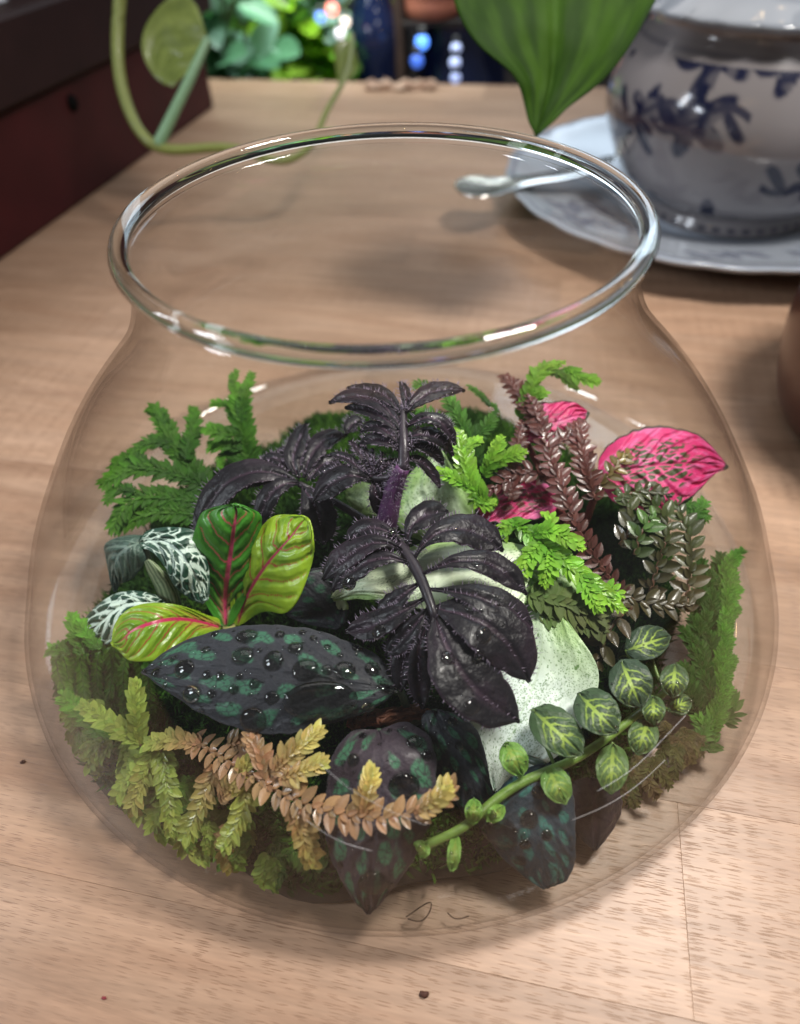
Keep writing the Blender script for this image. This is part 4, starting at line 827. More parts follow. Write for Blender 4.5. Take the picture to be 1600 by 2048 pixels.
l3 = thing('feathery_spikemoss', 'soft fresh green feathery moss filling the lower left against the glass', 'moss', PX(np.array([[330, 1600, 0.8]]))[0])
for k in range(46):
    u = rng.random(); x = 120+u*420+rng.normal(0, 16); y = 1410+u*290+rng.normal(0, 22)-30*math.sin(u*3.1); z = 2.0-0.7*u+rng.normal(0, 0.15)
    a_ = rng.uniform(1.4, 3.6); ln_ = rng.uniform(45, 80)
    c_ = mix(np.array([0.05, 0.15, 0.012]), GY*0.8, np.array(rng.random()))
    sprig(l3, [(x, y, z), (x+0.5*ln_*math.cos(a_), y+0.5*ln_*math.sin(a_), z-0.1), (x+ln_*math.cos(a_), y+ln_*math.sin(a_), z-0.45)], rng.uniform(15, 20), c_*0.7, c_*1.25, 'ovate', False, 52, 0.30, 0.7, stem=0.05)
for k in range(16):
    u = rng.random(); x = 520+u*150; y = 1690+rng.normal(0, 22); z = 1.3
    a_ = rng.uniform(0.6, 2.6); ln_ = rng.uniform(35, 60); c_ = mix(np.array([0.03, 0.10, 0.010]), np.array([0.08, 0.18, 0.02]), np.array(rng.random()))
    sprig(l3, [(x, y, z), (x+0.5*ln_*math.cos(a_), y+0.5*ln_*math.sin(a_), z-0.1), (x+ln_*math.cos(a_), y+ln_*math.sin(a_), z-0.4)], 15, c_*0.7, c_*1.2, 'lance', False, 50, 0.30, 0.7, stem=0.05)
r4 = thing('brown_moss', 'brownish green moss at the lower right between the creeper and the upright moss strip', 'moss', PX(np.array([[1330, 1520, 0.8]]))[0])
for k in range(30):
    u = rng.random(); x = 1210+u*170+rng.normal(0, 10); y = 1575-u*130+rng.normal(0, 16); z = 1.2
    a_ = rng.uniform(0.2, 2.2); ln_ = rng.uniform(35, 65); c_ = mix(np.array([0.06, 0.085, 0.014]), np.array([0.14, 0.10, 0.04]), np.array(rng.random()))
    sprig(r4, [(x, y, z), (x+0.5*ln_*math.cos(a_), y+0.5*ln_*math.sin(a_), z), (x+ln_*math.cos(a_), y+ln_*math.sin(a_), z-0.3)], 15, c_*0.7, c_*1.2, 'lance', False, 50, 0.30, 0.7, stem=0.05)

# ---- M/N. fine moss on both flanks
m1 = thing('fine_moss', 'dark green feathery moss pressed against the glass at the far left', 'moss', PX(np.array([[200, 1400, 1.0]]))[0])
MO0 = np.array([0.032, 0.10, 0.010]); MO1 = np.array([0.10, 0.28, 0.022])
for k in range(26):
    x = 100+rng.uniform(0, 230); y = 1250+0.15*abs(x-150)+rng.uniform(0, 60); z = 2.9-0.2*rng.random()
    sprig(m1, [(x+10, y, z), (x+12+rng.normal(0, 8), y+45, z-0.7), (x+25+rng.normal(0, 14), y+rng.uniform(90, 150), z-1.4)], 15, MO1*rng.uniform(.7, 1.3), MO0*rng.uniform(.7, 1.2), 'lance', False, 45, 0.30, 0.6, median=False, stem=0.05)
for q in [([(170, 1310, 2.6), (150, 1260, 3.0), (146, 1236, 3.1)], 20), ([(140, 1310, 2.6), (110, 1300, 2.7), (84, 1306, 2.6)], 20), ([(230, 1490, 1.6), (180, 1440, 2.0), (125, 1395, 2.2)], 24), ([(245, 1520, 1.2), (210, 1500, 1.3), (165, 1480, 1.3)], 22), ([(260, 1480, 1.6), (205, 1470, 1.7), (165, 1430, 1.8)], 22), ([(200, 1300, 2.8), (176, 1270, 3.0), (166, 1250, 3.1)], 20)]:
    sprig(m1, q[0], q[1], MO0*1.4, MO1*1.3, 'lance', False, 50, 0.26, 0.7)
m2 = thing('fine_moss', 'upright green moss strip against the glass at the far right', 'moss', PX(np.array([[1420, 1400, 1.0]]))[0])
for k in range(44):
    u = k/43; x = 1462-30*u*u+rng.normal(0, 4); y = 1120+u*330; z = 3.4-2.2*u
    sprig(m2, [(x-22, y+45, z-0.5), (x-8, y+12, z), (x+6+rng.normal(0, 6), y-16, z+0.25)], 14, MO1*0.8, np.array([0.075, 0.22, 0.02])*rng.uniform(.8, 1.2), 'lance', False, 55, 0.28, 0.8, stem=0.05)
for k in range(26):
    u = k/25; x = 1418-20*u+rng.normal(0, 12); y = 1130+u*260; z = 3.2-1.5*u
    sprig(m2, [(x+4, y+60, z-0.8), (x, y+25, z-0.2), (x-4+rng.normal(0, 12), y-14, z+0.2)], 20, MO0*0.6, MO0*0.9, 'lance', False, 55, 0.28, 0.7, stem=0.05)
for q in [([(1375, 1060, 4.0), (1392, 1030, 4.3), (1405, 1010, 4.4)], 22), ([(1350, 1010, 4.4), (1385, 1015, 4.4), (1408, 1035, 4.2)], 18), ([(1440, 1520, 0.9), (1420, 1470, 1.1), (1400, 1440, 1.3)], 20), ([(1470, 1460, 1.0), (1465, 1420, 1.3), (1450, 1380, 1.6)], 22), ([(1395, 1500, 1.0), (1410, 1460, 1.2), (1425, 1430, 1.4)], 18)]:
    sprig(m2, q[0], q[1], MO0*1.1, np.array([0.08, 0.22, 0.025]), 'lance', False, 55, 0.26, 0.8)

# ================================================================== O. creeper with round veined leaves
CR = np.array([0.030, 0.055, 0.030]); CRY = np.array([0.30, 0.42, 0.07])
def col_creep(seed, young=0.0):
    base = CR*(1-young)+np.array([0.16, 0.32, 0.05])*young
    def f(s, t, Lu, Wu):
        m, l = pinnate(s, t, Lu, Wu, 3, 0.16, 0.56, 0.30, 0.10, 0.055, 0.085, 0.06, seed, 0.5)
        f1, f2 = worley(s*6, t*3.4, seed); net = (1-smooth(0.03, 0.12, f2-f1))*0.35
        core = 1-smooth(0.35, 0.85, np.hypot((s-0.5)*2, t))
        c = mix(base*0.8, base*1.5, fbm(s*18, t*12, seed))
        c = mix(c, CRY*(1-0.3*young), np.clip(np.maximum(m, l)*(0.35+0.65*core)+net*core, 0, 1))
        return c
    return f
cr = thing('round_leaf_creeper', 'trailing stem with small round leaves marked by yellow green veins at the lower right', 'plant', PX(np.array([[1330, 1390, 2.0]]))[0])
CSTEM = [(842, 1696, 2.5), (880, 1678, 2.7), (925, 1655, 2.8), (985, 1605, 2.9), (1050, 1562, 3.0), (1130, 1528, 3.1), (1200, 1486, 3.1), (1260, 1440, 3.0), (1330, 1385, 2.6)]
stempart(cr, CSTEM, [0.12, 0.13, 0.14, 0.13, 0.12, 0.10], 60, 8, np.array([0.16, 0.27, 0.05]))
creep = [  # base(px), tip(px), half width, height, young
 ((1252, 1300), (1338, 1272), 36, 3.5, 0), ((1242, 1322), (1282, 1412), 46, 3.9, 0), ((1350, 1330), (1346, 1392), 30, 3.2, .1), ((1158, 1388), (1232, 1462), 44, 3.9, .05), ((1066, 1420), (1162, 1506), 44, 3.9, .1),
 ((1306, 1394), (1308, 1446), 24, 3.3, .15), ((1296, 1440), (1276, 1506), 32, 3.1, .2), ((1226, 1490), (1222, 1584), 34, 3.0, .3), ((1096, 1536), (1130, 1604), 30, 3.2, .55), ((1012, 1488), (1044, 1548), 28, 3.7, .8),
 ((948, 1600), (946, 1646), 17, 3.2, .85), ((978, 1640), (1006, 1614), 15, 3.1, .9), ((912, 1672), (904, 1742), 12, 2.8, .85), ((852, 1688), (834, 1708), 18, 2.8, .85), ((1296, 1290), (1240, 1330), 30, 3.0, 0), ((1340, 1420), (1380, 1400), 22, 2.8, .1)]
for i, (b_, t_, wd, z, yg) in enumerate(creep):
    b_ = np.array(b_, float); t_ = np.array(t_, float); m_ = (b_+t_)/2
    z2 = z+rng.uniform(-0.25, 0.25)
    mid = [(b_[0], b_[1], z-0.1), (m_[0], m_[1], (z+z2)/2+0.22), (t_[0], t_[1], z2-0.15)]
    wid = wd*0.92
    o, G, N = finish('leaf', *loft(rows_from_mid(mid, wid, ovate(0.92, 0.52), (0, 0), -0.12, 11, 0.04), 72, 48, edge=scal(14, 0.02, i)), M_MATTE, cr, col_creep(200+i, yg), disp_quilt(3, 0.045, 200+i, 0.30, 0.10, 0.16, 0.56))
    DROPS.append((o, G, N, 'dew'))
    # short stalk back to the stem
    B0 = G[0].mean(0); S_ = PX(np.array(CSTEM, float)); S_ = spline(S_, 80); k = np.argmin(np.linalg.norm(S_-B0, axis=1))
    if np.linalg.norm(S_[k]-B0) < 3.2:
        V, Fc = tube(np.stack([S_[k], (S_[k]+B0)/2-[0, 0, 0.12], B0]), 0.055, 6, 6); part('stalk', V, Fc, M_STEM, cr, np.tile(np.array([0.14, 0.23, 0.05]), (len(V), 1)))
# dark purple leaf lying low beside the creeper
dp = thing('dark_purple_leaf', 'single dull purple brown leaf lying low at the right under the creeper', 'leaf', PX(np.array([[1190, 1620, 1.0]]))[0])
rows = [[(1140, 1560, 1.9), (1180, 1556, 2.0), (1236, 1560, 1.9)], [(1130, 1610, 1.6), (1190, 1610, 1.8), (1246, 1606, 1.5)], [(1146, 1660, 1.1), (1192, 1664, 1.2), (1234, 1650, 1.1)], [(1176, 1696, 0.8), (1190, 1700, 0.8), (1206, 1694, 0.8)]]
finish('blade', *loft(rows, 50, 40, edge=scal(14, 0.03, 2)), M_DARK, dp, col_lobe(301, 1.6), disp_lobe(301))

# ================================================================== P. soil and floor moss
nr, na = 34, 120
rr = np.linspace(0, 1, nr)[:, None]; aa = np.linspace(0, 2*np.pi, na, endpoint=False)[None, :]
ad_ = np.degrees(aa) % 360
RAD = np.interp(ad_, [0, 45, 90, 135, 180, 205, 225, 270, 292, 308, 320, 340, 360], [10.8, 9.0, 8.6, 9.0, 10.6, 13.2, 13.5, 12.6, 12.6, 11.6, 11.0, 11.0, 10.8])+0.25*np.sin(aa*7+1)+0.2*np.sin(aa*13)
X = rr*RAD*np.cos(aa); Y = rr*RAD*np.sin(aa)
Z = 0.5+1.6*(1-rr**4)+0.35*(fbm(X*1.6+50, Y*1.6+50, 3)-0.5)*(1-rr**6)+0.25*(fbm(X*5+50, Y*5+50, 8)-0.5)*(1-rr**8)
Vs = np.stack([X, Y, Z+0*aa], -1).reshape(-1, 3); Vs = inside(Vs, 0.3)
bot = Vs[-na:].copy(); bot[:, 2] = 0.24
V = np.concatenate([Vs, bot]); Fc = np.concatenate([grid_faces(nr, na, True), np.stack([(nr-1)*na+np.arange(na), nr*na+np.arange(na), nr*na+(np.arange(na)+1) % na, (nr-1)*na+(np.arange(na)+1) % na], -1)])
M_SOIL = simple('damp_soil', (0.030, 0.020, 0.013), 0.7, noise=0.8, scale=500)
so = part('soil', V, Fc, M_SOIL, None, stuff=True); so['label'] = 'dark damp planting soil at the bottom of the bowl'; so['category'] = 'soil'
# moss blades over the front of the soil
n = 80000
an = rng.uniform(0, 2*np.pi, n); ra_ = np.sqrt(rng.uniform(0, 1, n))
ii = np.clip((ra_*(nr-1)).astype(int), 0, nr-1); jj = (an/(2*np.pi)*na).astype(int) % na
P0 = Vs.reshape(nr, na, 3)[ii, jj]+np.stack([rng.normal(0, 0.12, n), rng.normal(0, 0.12, n), np.zeros(n)], -1)
keep = fbm(P0[:, 0]*0.5+30, P0[:, 1]*0.5+30, 4) > 0.05
P0 = P0[keep]; n = len(P0)
D = np.stack([rng.normal(0, 0.7, n), rng.normal(0, 0.7, n), np.ones(n)], -1); D /= np.linalg.norm(D, axis=1, keepdims=True)
A = np.cross(D, rng.normal(0, 1, (n, 3))); A /= np.linalg.norm(A, axis=1, keepdims=True)
ln = rng.uniform(0.25, 0.75, n)[:, None]
Vb = inside(np.stack([P0-A*0.05, P0+A*0.05, P0+D*ln*0.6+A*0.07+A*0, P0+D*ln], 1).reshape(-1, 3), 0.3)
k = np.arange(n)[:, None]*4
Fb = np.concatenate([k+np.array([[0, 1, 2]]), k+np.array([[0, 2, 3]])])
cb_ = np.repeat(mix(np.array([0.018, 0.055, 0.009]), np.array([0.10, 0.24, 0.022]), rng.random(n)**1.6*smooth(0.35, 0.7, fbm(P0[:, 0]*0.4+9, P0[:, 1]*0.4+9, 6))), 4, 0)
mo = part('floor_moss', Vb, Fb, M_MOSS, None, cb_, stuff=True); mo['label'] = 'dark green moss covering the soil between the plants'; mo['category'] = 'moss'
# small roots resting on the glass floor at the front
rt = thing('root_threads', 'two thin brown root threads on the glass floor at the very front', 'roots', PX(np.array([[860, 1800, 0.3]]))[0])
for q in ([(812, 1836, 0.36), (835, 1818, 0.5), (862, 1806, 0.6), (850, 1838, 0.4), (815, 1838, 0.4)], [(895, 1826, 0.4), (905, 1836, 0.4), (938, 1836, 0.42)]):
    V, Fc = tube(inside(PX(np.array(q)), 0.24), 0.02, 5, 30); part('root', V, Fc, simple('root_brown', (0.09, 0.05, 0.03), 0.7), rt)
# bark chips
bk = thing('bark_piece', 'reddish brown bit of bark between the largest dark leaf and the drooping heart shaped leaf', 'bark', PX(np.array([[780, 1436, 2.6]]))[0])
rows = [[(700, 1440, 3.0), (704, 1446, 3.2), (706, 1456, 3.0)], [(760, 1420, 3.1), (770, 1434, 3.5), (776, 1452, 3.0)], [(830, 1410, 3.1), (836, 1424, 3.4), (842, 1440, 3.0)], [(876, 1420, 2.9), (878, 1428, 3.0), (880, 1436, 2.9)]]
finish('chip', *loft(rows, 40, 20), M_MATTE, bk, lambda s, t, a, b: mix(np.array([0.10, 0.035, 0.02]), np.array([0.22, 0.09, 0.05]), fbm(s*12, t*3, 5)), disp_soft(5, 0.15, 9), solid=0.2)

# ================================================================== water drops
def drop_mesh(nu=9, nv=16):
    a = np.linspace(0, np.pi/2, nu); prof = np.stack([np.cos(a), np.sin(a)*0.62], -1)[:-1]
    prof = np.concatenate([[[0.93, -0.10]], prof])
    b = np.linspace(0, 2*np.pi, nv, endpoint=False)
    V = np.stack([prof[:, 0:1]*np.cos(b), prof[:, 0:1]*np.sin(b), np.repeat(prof[:, 1:2], nv, 1)], -1).reshape(-1, 3)
    Fc = grid_faces(len(prof), nv, True)[:, ::1]
    m = len(V); V = np.concatenate([V, [[0, 0, 0.62], [0, 0, -0.10]]]); j = np.arange(nv); k0 = (len(prof)-1)*nv
    tri = np.concatenate([np.stack([np.full(nv, m), k0+j, k0+(j+1) % nv], -1), np.stack([np.full(nv, m+1), (j+1) % nv, j], -1)])
    return V, [Fc[:, ::-1], tri]
DV, DF = drop_mesh()
dme = mesh_from('water_drop', DV/U*0.01, DF); dme.materials.append(M_WATER)
def put_drop(o, P, N, size, ar=1.0, rot=0.0):
    A = np.cross(N, [0.2, 1, 0.1]); A /= np.linalg.norm(A); B = np.cross(N, A)
    A, B = A*math.cos(rot)+B*math.sin(rot), B*math.cos(rot)-A*math.sin(rot)
    d = bpy.data.objects.new('water_drop', dme); C.objects.link(d); d.parent = o
    k = size*U*100; q = (P+N*0.0-rootloc(o))*U
    d.matrix_local = Matrix(((A[0]*k*ar, B[0]*k, N[0]*k*0.7, q[0]), (A[1]*k*ar, B[1]*k, N[1]*k*0.7, q[1]), (A[2]*k*ar, B[2]*k, N[2]*k*0.7, q[2]), (0, 0, 0, 1)))
def wet(o, P, rad, f=0.38):
    me = o.data; n = len(me.vertices); co = np.empty(n*3); me.vertices.foreach_get('co', co)
    d = np.linalg.norm(co.reshape(-1, 3)+rootloc(o)*U-P*U, axis=1)/U
    ca = me.color_attributes['Col']; c = np.empty(n*4); ca.data.foreach_get('color', c); c = c.reshape(-1, 4)
    c[:, :3] *= (f+(1-f)*smooth(rad*0.9, rad*1.12, d))[:, None]; ca.data.foreach_set('color', c.ravel())
def nearest(G, px, py):
    d = G-CAM; z = d@FW; x = 800+F*(d@RT)/z; y = 1024-F*(d@UP)/z
    k = np.argmin((x-px)**2+(y-py)**2); return np.unravel_index(k, G.shape[:2])
BIG = [(368, 1338, 17, 1.2), (312, 1344, 10, 1), (492, 1272, 15, 1.4), (485, 1310, 17, 1.2), (547, 1322, 19, 1), (610, 1340, 20, 1.2), (590, 1296, 13, 1.1), (384, 1388, 15, 1.3), (506, 1440, 21, 1.15), (655, 1340, 10, 1), (690, 1340, 17, 1.15), (716, 1296, 10, 1), (745, 1338, 15, 1), (774, 1376, 11, 1.8), (412, 1300, 9, 1), (414, 1350, 8, 1), (440, 1352, 8, 1), (480, 1352, 7, 1), (508, 1368, 10, 1), (468, 1378, 9, 1), (424, 1388, 8, 1), (545, 1396, 11, 1.3), (640, 1402, 34, 1.9), (560, 1270, 9, 1), (655, 1294, 7, 1), (430, 1268, 8, 1), (628, 1276, 7, 1), (604, 1264, 6, 1), (700, 1420, 10, 1.6), (735, 1415, 9, 1.4), (330, 1370, 6, 1), (345, 1318, 6, 1), (575, 1390, 7, 1), (520, 1300, 5, 1), (665, 1372, 6, 1), (680, 1310, 6, 1)]
for px, py, r, ar in BIG:
    i, j = nearest(G1, px, py); put_drop(DROPS[0][0], G1[i, j], N1[i, j], r*0.0160, ar, rng.uniform(-0.3, 0.3)); wet(DROPS[0][0], G1[i, j], r*0.0160*(1+ar)/2)
for o, G, N, pts in ((DROPS[1][0], G2, N2, [(706, 1520, 10, 1), (828, 1484, 12, 1.2), (852, 1510, 9, 1.2), (810, 1570, 20, 1.3), (745, 1765, 20, 1.2), (776, 1770, 9, 1), (680, 1730, 6, 1), (726, 1470, 7, 1)]), (DROPS[3][0], G4, N4, [(1058, 1640, 14, 1), (1075, 1586, 10, 1), (1004, 1670, 18, 1.9), (1050, 1690, 9, 1), (1095, 1670, 9, 1), (1040, 1720, 9, 1.3)]), (DROPS[2][0], G3, N3, [(906, 1442, 9, 1), (918, 1490, 7, 1)])):
    for px, py, r, ar in pts:
        i, j = nearest(G, px, py); put_drop(o, G[i, j], N[i, j], r*0.0165, ar, rng.uniform(-0.4, 0.4)); wet(o, G[i, j], r*0.0165*(1+ar)/2, 0.35)
# lobed leaf drops
for px, py, r in [(700, 1165, 14), (760, 1262, 14), (897, 1312, 13), (965, 1270, 15), (940, 1215, 10), (960, 1310, 9), (945, 1412, 14), (786, 1062, 9), (875, 1078, 8), (950, 1128, 7)]:
    best = None
    for par, G, N in HAIRS[:14]:
        i, j = nearest(G, px, py); d = G[i, j]-CAM; z = d@FW; e = (800+F*(d@RT)/z-px)**2+(1024-F*(d@UP)/z-py)**2
        if best is None or e < best[0]: best = (e, par, G[i, j], N[i, j])
    put_drop(best[1], best[2], best[3], r*0.0155, 1.1, rng.uniform(0, 3))
# fine dew: joined, one mesh per plant
def dew(parent, grids, n, r0_, r1_):
    items = []; DV2, DF2 = drop_mesh(4, 7)
    for _ in range(n):
        G, N = grids[rng.integers(len(grids))]; i = rng.integers(1, G.shape[0]-1); j = rng.integers(1, G.shape[1]-1)
        nn = N[i, j]; A = np.cross(nn, [0.2, 1, 0.1]); A /= np.linalg.norm(A)+1e-9; B = np.cross(nn, A); k = r0_+(r1_-r0_)*rng.random()**3
        items.append((G[i, j]+k*(DV2[:, 0:1]*A+DV2[:, 1:2]*B+DV2[:, 2:3]*nn), DF2))
    V, Fc, _ = join(items); part('dew', V, Fc, M_WATER, parent, stuff=True)
dew(PATT, [(G1, N1)]*3+[(G2, N2), (G3, N3), (G4, N4)], 420, 0.02, 0.085)
dew(pur, [(G, N) for _, G, N in HAIRS], 700, 0.015, 0.07)
dew(cr, [(G, N) for _, G, N, q in DROPS if q == 'dew'], 160, 0.015, 0.06)

# ================================================================== background on the table
# ---- saucer
SCX, SCY = 24.0, 33.0
M_CHINA = leafmat('blue printed porcelain', 0.12, 0.0, 0.4, 0.0, 300, var=0.03)
WH_SHADED = np.array([0.36, 0.40, 0.46]); INK = np.array([0.016, 0.020, 0.060])  # porcelain white toned down, shade put into the colour
def flowers(u, v, seed, dens=0.5, sc=1.0):
    """flower and leaf print, u v in units"""
    u = u*sc; v = v*sc; m = np.zeros_like(u)
    xi, yi = np.floor(u/3.6), np.floor(v/3.6)
    for i in (-1, 0, 1):
        for j in (-1, 0, 1):
            cx_ = (xi+i+0.2+0.6*hsh(xi+i, yi+j, seed))*3.6; cy_ = (yi+j+0.2+0.6*hsh(xi+i, yi+j, seed+2))*3.6
            on = hsh(xi+i, yi+j, seed+4) < dens; R = 1.0+0.8*hsh(xi+i, yi+j, seed+6)
            dx, dy = u-cx_, v-cy_; r = np.hypot(dx, dy); th = np.arctan2(dy, dx)+6.28*hsh(xi+i, yi+j, seed+8)
            pet = R*(0.72+0.28*np.cos(5*th)); fl = (1-smooth(pet*0.85, pet, r))*(0.45+0.55*smooth(0.2, 0.8, vn(u*3, v*3, seed)))*on
            st = (1-smooth(0.10, 0.22, np.abs(dy-0.6*np.sin(dx*1.3))))*(np.abs(dx) < 2.0)*on
            lf_ = (1-smooth(0.25, 0.4, np.hypot((np.abs(dx)-1.5)*0.6, dy-0.5*np.sin(dx*2.2))))*on
            m = np.maximum(m, np.maximum(fl, np.maximum(st*0.8, lf_*0.85)))
    return m
def lathe_col(prof, n, cx, cy, colf, scall=None, close=False):
    V, Fc = lathe(prof, n, 0, 0, close)
    m = len(prof); a = np.tile(np.linspace(0, 2*np.pi, n, endpoint=False), m); r = np.repeat(np.asarray(prof)[:, 0], n); z = V[:, 2].copy()
    idx = np.repeat(np.arange(m), n)
    if scall is not None:
        f = scall(a, r, z, idx); V[:, 0] *= f; V[:, 1] *= f
    c = colf(a, r, z, idx)
    V[:, 0] += cx; V[:, 1] += cy
    return V, Fc, c
sa = thing('saucer', 'white porcelain saucer with blue print under the sugar bowl at the upper right', 'saucer', (SCX, SCY, 0))
prof = np.array([(0.05, 0.55), (5.5, 0.55), (7.0, 0.7), (10.5, 1.35), (13.2, 2.05), (14.7, 2.55), (15.0, 2.55), (14.9, 2.40), (13.2, 1.75), (10.5, 1.0), (7.6, 0.35), (7.4, 0.02), (6.9, 0.02), (6.7, 0.3), (0.05, 0.3)])[::-1]
def csau(a, r, z, k):
    m = flowers(r*np.cos(a)+40, r*np.sin(a)+40, 11, 0.5, 0.8)*(r > 8)*(r < 14)
    m = np.maximum(m, 0.7*(1-smooth(0.1, 0.25, np.abs(r-14.5))))
    return mix(WH_SHADED, INK*1.6, m*0.75)
pp = spline(np.stack([prof[:, 0], 0*prof[:, 0], prof[:, 1]], -1), 150)[:, [0, 2]]; pp[:, 0] = np.maximum(pp[:, 0], 0.02)
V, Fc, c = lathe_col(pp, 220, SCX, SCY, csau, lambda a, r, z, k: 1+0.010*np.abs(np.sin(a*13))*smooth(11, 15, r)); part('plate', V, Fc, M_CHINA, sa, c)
# ---- sugar bowl with lid
JX, JY = 24.6, 32.0
jar = thing('sugar_bowl', 'lidded white porcelain sugar bowl with dark blue flower print at the upper right', 'sugar bowl', (JX, JY, 0.7))
prof = np.array([(0.05, 0.72), (5.6, 0.72), (6.0, 0.8), (6.1, 1.2), (5.9, 1.6), (6.8, 2.4), (8.2, 4.0), (9.1, 6.0), (9.5, 7.8), (9.2, 9.3), (8.4, 10.8), (7.7, 11.8), (7.55, 12.4), (7.7, 12.8), (7.4, 12.8)])
pp = spline(np.stack([prof[:, 0], 0*prof[:, 0], prof[:, 1]], -1), 170)[:, [0, 2]]; pp[:, 0] = np.maximum(pp[:, 0], 0.02)
def cjar(a, r, z, k):
    u = a*9.0+3.4; m = 1.25*flowers(u, z+0.9, 23, 0.72, 0.68)*(z > 2.4)*(z < 11.0)
    m = np.maximum(m, flowers(u+7.7, z+5.1, 57, 0.45, 0.72)*(z > 2.8)*(z < 10.6))
    m = np.maximum(m, 0.8*(1-smooth(0.1, 0.22, np.abs(z-1.25)))*(0.5+0.5*np.sin(a*40)))
    m = np.maximum(m, 0.35*(1-smooth(0.08, 0.2, np.abs(z-11.4))))
    return mix(WH_SHADED*np.array([0.56, 0.47, 0.42]), INK*0.6, np.clip(m*1.1, 0, 1))  # body white darkened further: its brownish shade is in the colour
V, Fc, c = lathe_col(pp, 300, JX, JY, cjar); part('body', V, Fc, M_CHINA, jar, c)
prof = np.array([(7.3, 12.85), (8.3, 12.75), (8.5, 12.95), (8.2, 13.25), (7.2, 13.9), (5.9, 14.9), (4.3, 15.8), (2.6, 16.4), (1.0, 16.6), (0.9, 17.2), (1.5, 17.9), (1.3, 18.6), (0.05, 18.9)])
pp = spline(np.stack([prof[:, 0], 0*prof[:, 0], prof[:, 1]], -1), 120)[:, [0, 2]]; pp[:, 0] = np.maximum(pp[:, 0], 0.02)
def clid(a, r, z, k):
    m = flowers(r*np.cos(a)+60, r*np.sin(a)+60, 31, 0.6, 1.0)*(r < 7.0)*(r > 1.6)
    return mix(WH_SHADED*0.62, INK*1.2, m*0.85)  # lid white dimmed in the colour as well, to look shaded
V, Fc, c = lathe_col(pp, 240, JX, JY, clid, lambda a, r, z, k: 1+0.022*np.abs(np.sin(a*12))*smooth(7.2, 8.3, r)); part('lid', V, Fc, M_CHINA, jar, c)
hp = np.array([(JX+9.3, JY-1.0, 10.2), (JX+12.2, JY-1.6, 10.0), (JX+13.0, JY-1.8, 7.6), (JX+11.6, JY-1.5, 5.2), (JX+8.9, JY-0.9, 5.0)])
V, Fc = tube(hp, 0.55, 12, 30); part('handle', V, Fc, M_CHINA, jar, np.tile(WH_SHADED, (len(V), 1)))
# ---- teaspoon on the saucer
sp_ = thing('teaspoon', 'polished steel teaspoon lying on the saucer seen through the glass', 'spoon', (16, 30, 2.6))
rows = [[(908, 362, 3.1), (910, 372, 3.1), (916, 384, 3.1)], [(935, 352, 3.05), (940, 372, 3.0), (948, 392, 3.05)], [(985, 354, 3.0), (990, 372, 2.9), (996, 388, 3.0)], [(1040, 352, 2.9), (1044, 362, 2.95), (1048, 372, 2.9)], [(1110, 340, 2.8), (1114, 350, 2.86), (1118, 360, 2.8)], [(1180, 322, 2.7), (1184, 332, 2.75), (1188, 342, 2.7)], [(1230, 306, 2.7), (1232, 312, 2.7), (1234, 318, 2.7)]]
Q, s, t = loft(rows, 60, 24)
M_STEEL = simple('polished_steel', (0.80, 0.77, 0.74), 0.2, 1.0)
finish('blade', Q, s, t, M_STEEL, sp_, lambda s, t, a, b: np.ones(s.shape+(3,))*0.7, clamp=False, solid=0.14)
# ---- brown glazed pot at the right edge
pt = thing('brown_glazed_pot', 'dark red brown glazed pot cut off by the right edge', 'pot', (25.4, 6.6, 0))
prof = np.array([(0.05, 0.02), (5.6, 0.02), (6.3, 0.25), (6.9, 1.2), (7.35, 3.0), (7.5, 5.5), (7.4, 8.2), (7.7, 9.2), (7.7, 9.9), (7.2, 9.9), (6.9, 8.0), (6.6, 3.0), (5.5, 0.8), (0.05, 0.7)])
pp = spline(np.stack([prof[:, 0], 0*prof[:, 0], prof[:, 1]], -1), 120)[:, [0, 2]]; pp[:, 0] = np.maximum(pp[:, 0], 0.02)
V, Fc = lathe(pp, 100, 25.4, 6.6); part('body', V, Fc, simple('brown_glaze', (0.055, 0.013, 0.008), 0.3, noise=0.35, scale=90, coat=0.3), pt)

# ---- dark red box with overhanging top at the left
A_ = np.array([-27.4, 29.0]); B_ = np.array([-17.8, 64.2]); dv = (B_-A_)/np.linalg.norm(B_-A_); nv_ = np.array([dv[1], -dv[0]])
bx = thing('dark_red_cabinet', 'dark red brown wooden cabinet with a darker overhanging top at the left', 'cabinet', (*(A_+B_)/2, 0))
M_RED = simple('dark_red_varnish', (0.036, 0.005, 0.006), 0.5, noise=0.4, scale=40, spec=0.2); M_TOP = simple('dark_stained_top', (0.016, 0.006, 0.006), 0.55, spec=0.2, noise=0.4, scale=50)
Lb = 62.0; ang_ = math.atan2(dv[1], dv[0])
cc = B_-dv*Lb/2-nv_*9.0; box_part('front', (cc[0], cc[1], 4.05), (Lb, 18.0, 8.06), ang_, M_RED, bx, 0.25)
cc = B_-dv*(Lb/2-1.0)-nv_*8.4; box_part('top', (cc[0], cc[1], 10.6), (Lb+2, 18.6, 4.9), ang_, M_TOP, bx, 0.3)
kp = np.array([*(A_+dv*13.4+nv_*0.02), 6.5]); ra = np.linspace(0, 2*np.pi, 24, endpoint=False)
V = np.concatenate([kp+0.62*(np.cos(ra)[:, None]*np.array([*dv, 0])+np.sin(ra)[:, None]*np.array([0, 0, 1])), kp+np.array([*nv_, 0])*0.22+0.45*(np.cos(ra)[:, None]*np.array([*dv, 0])+np.sin(ra)[:, None]*np.array([0, 0, 1]))])
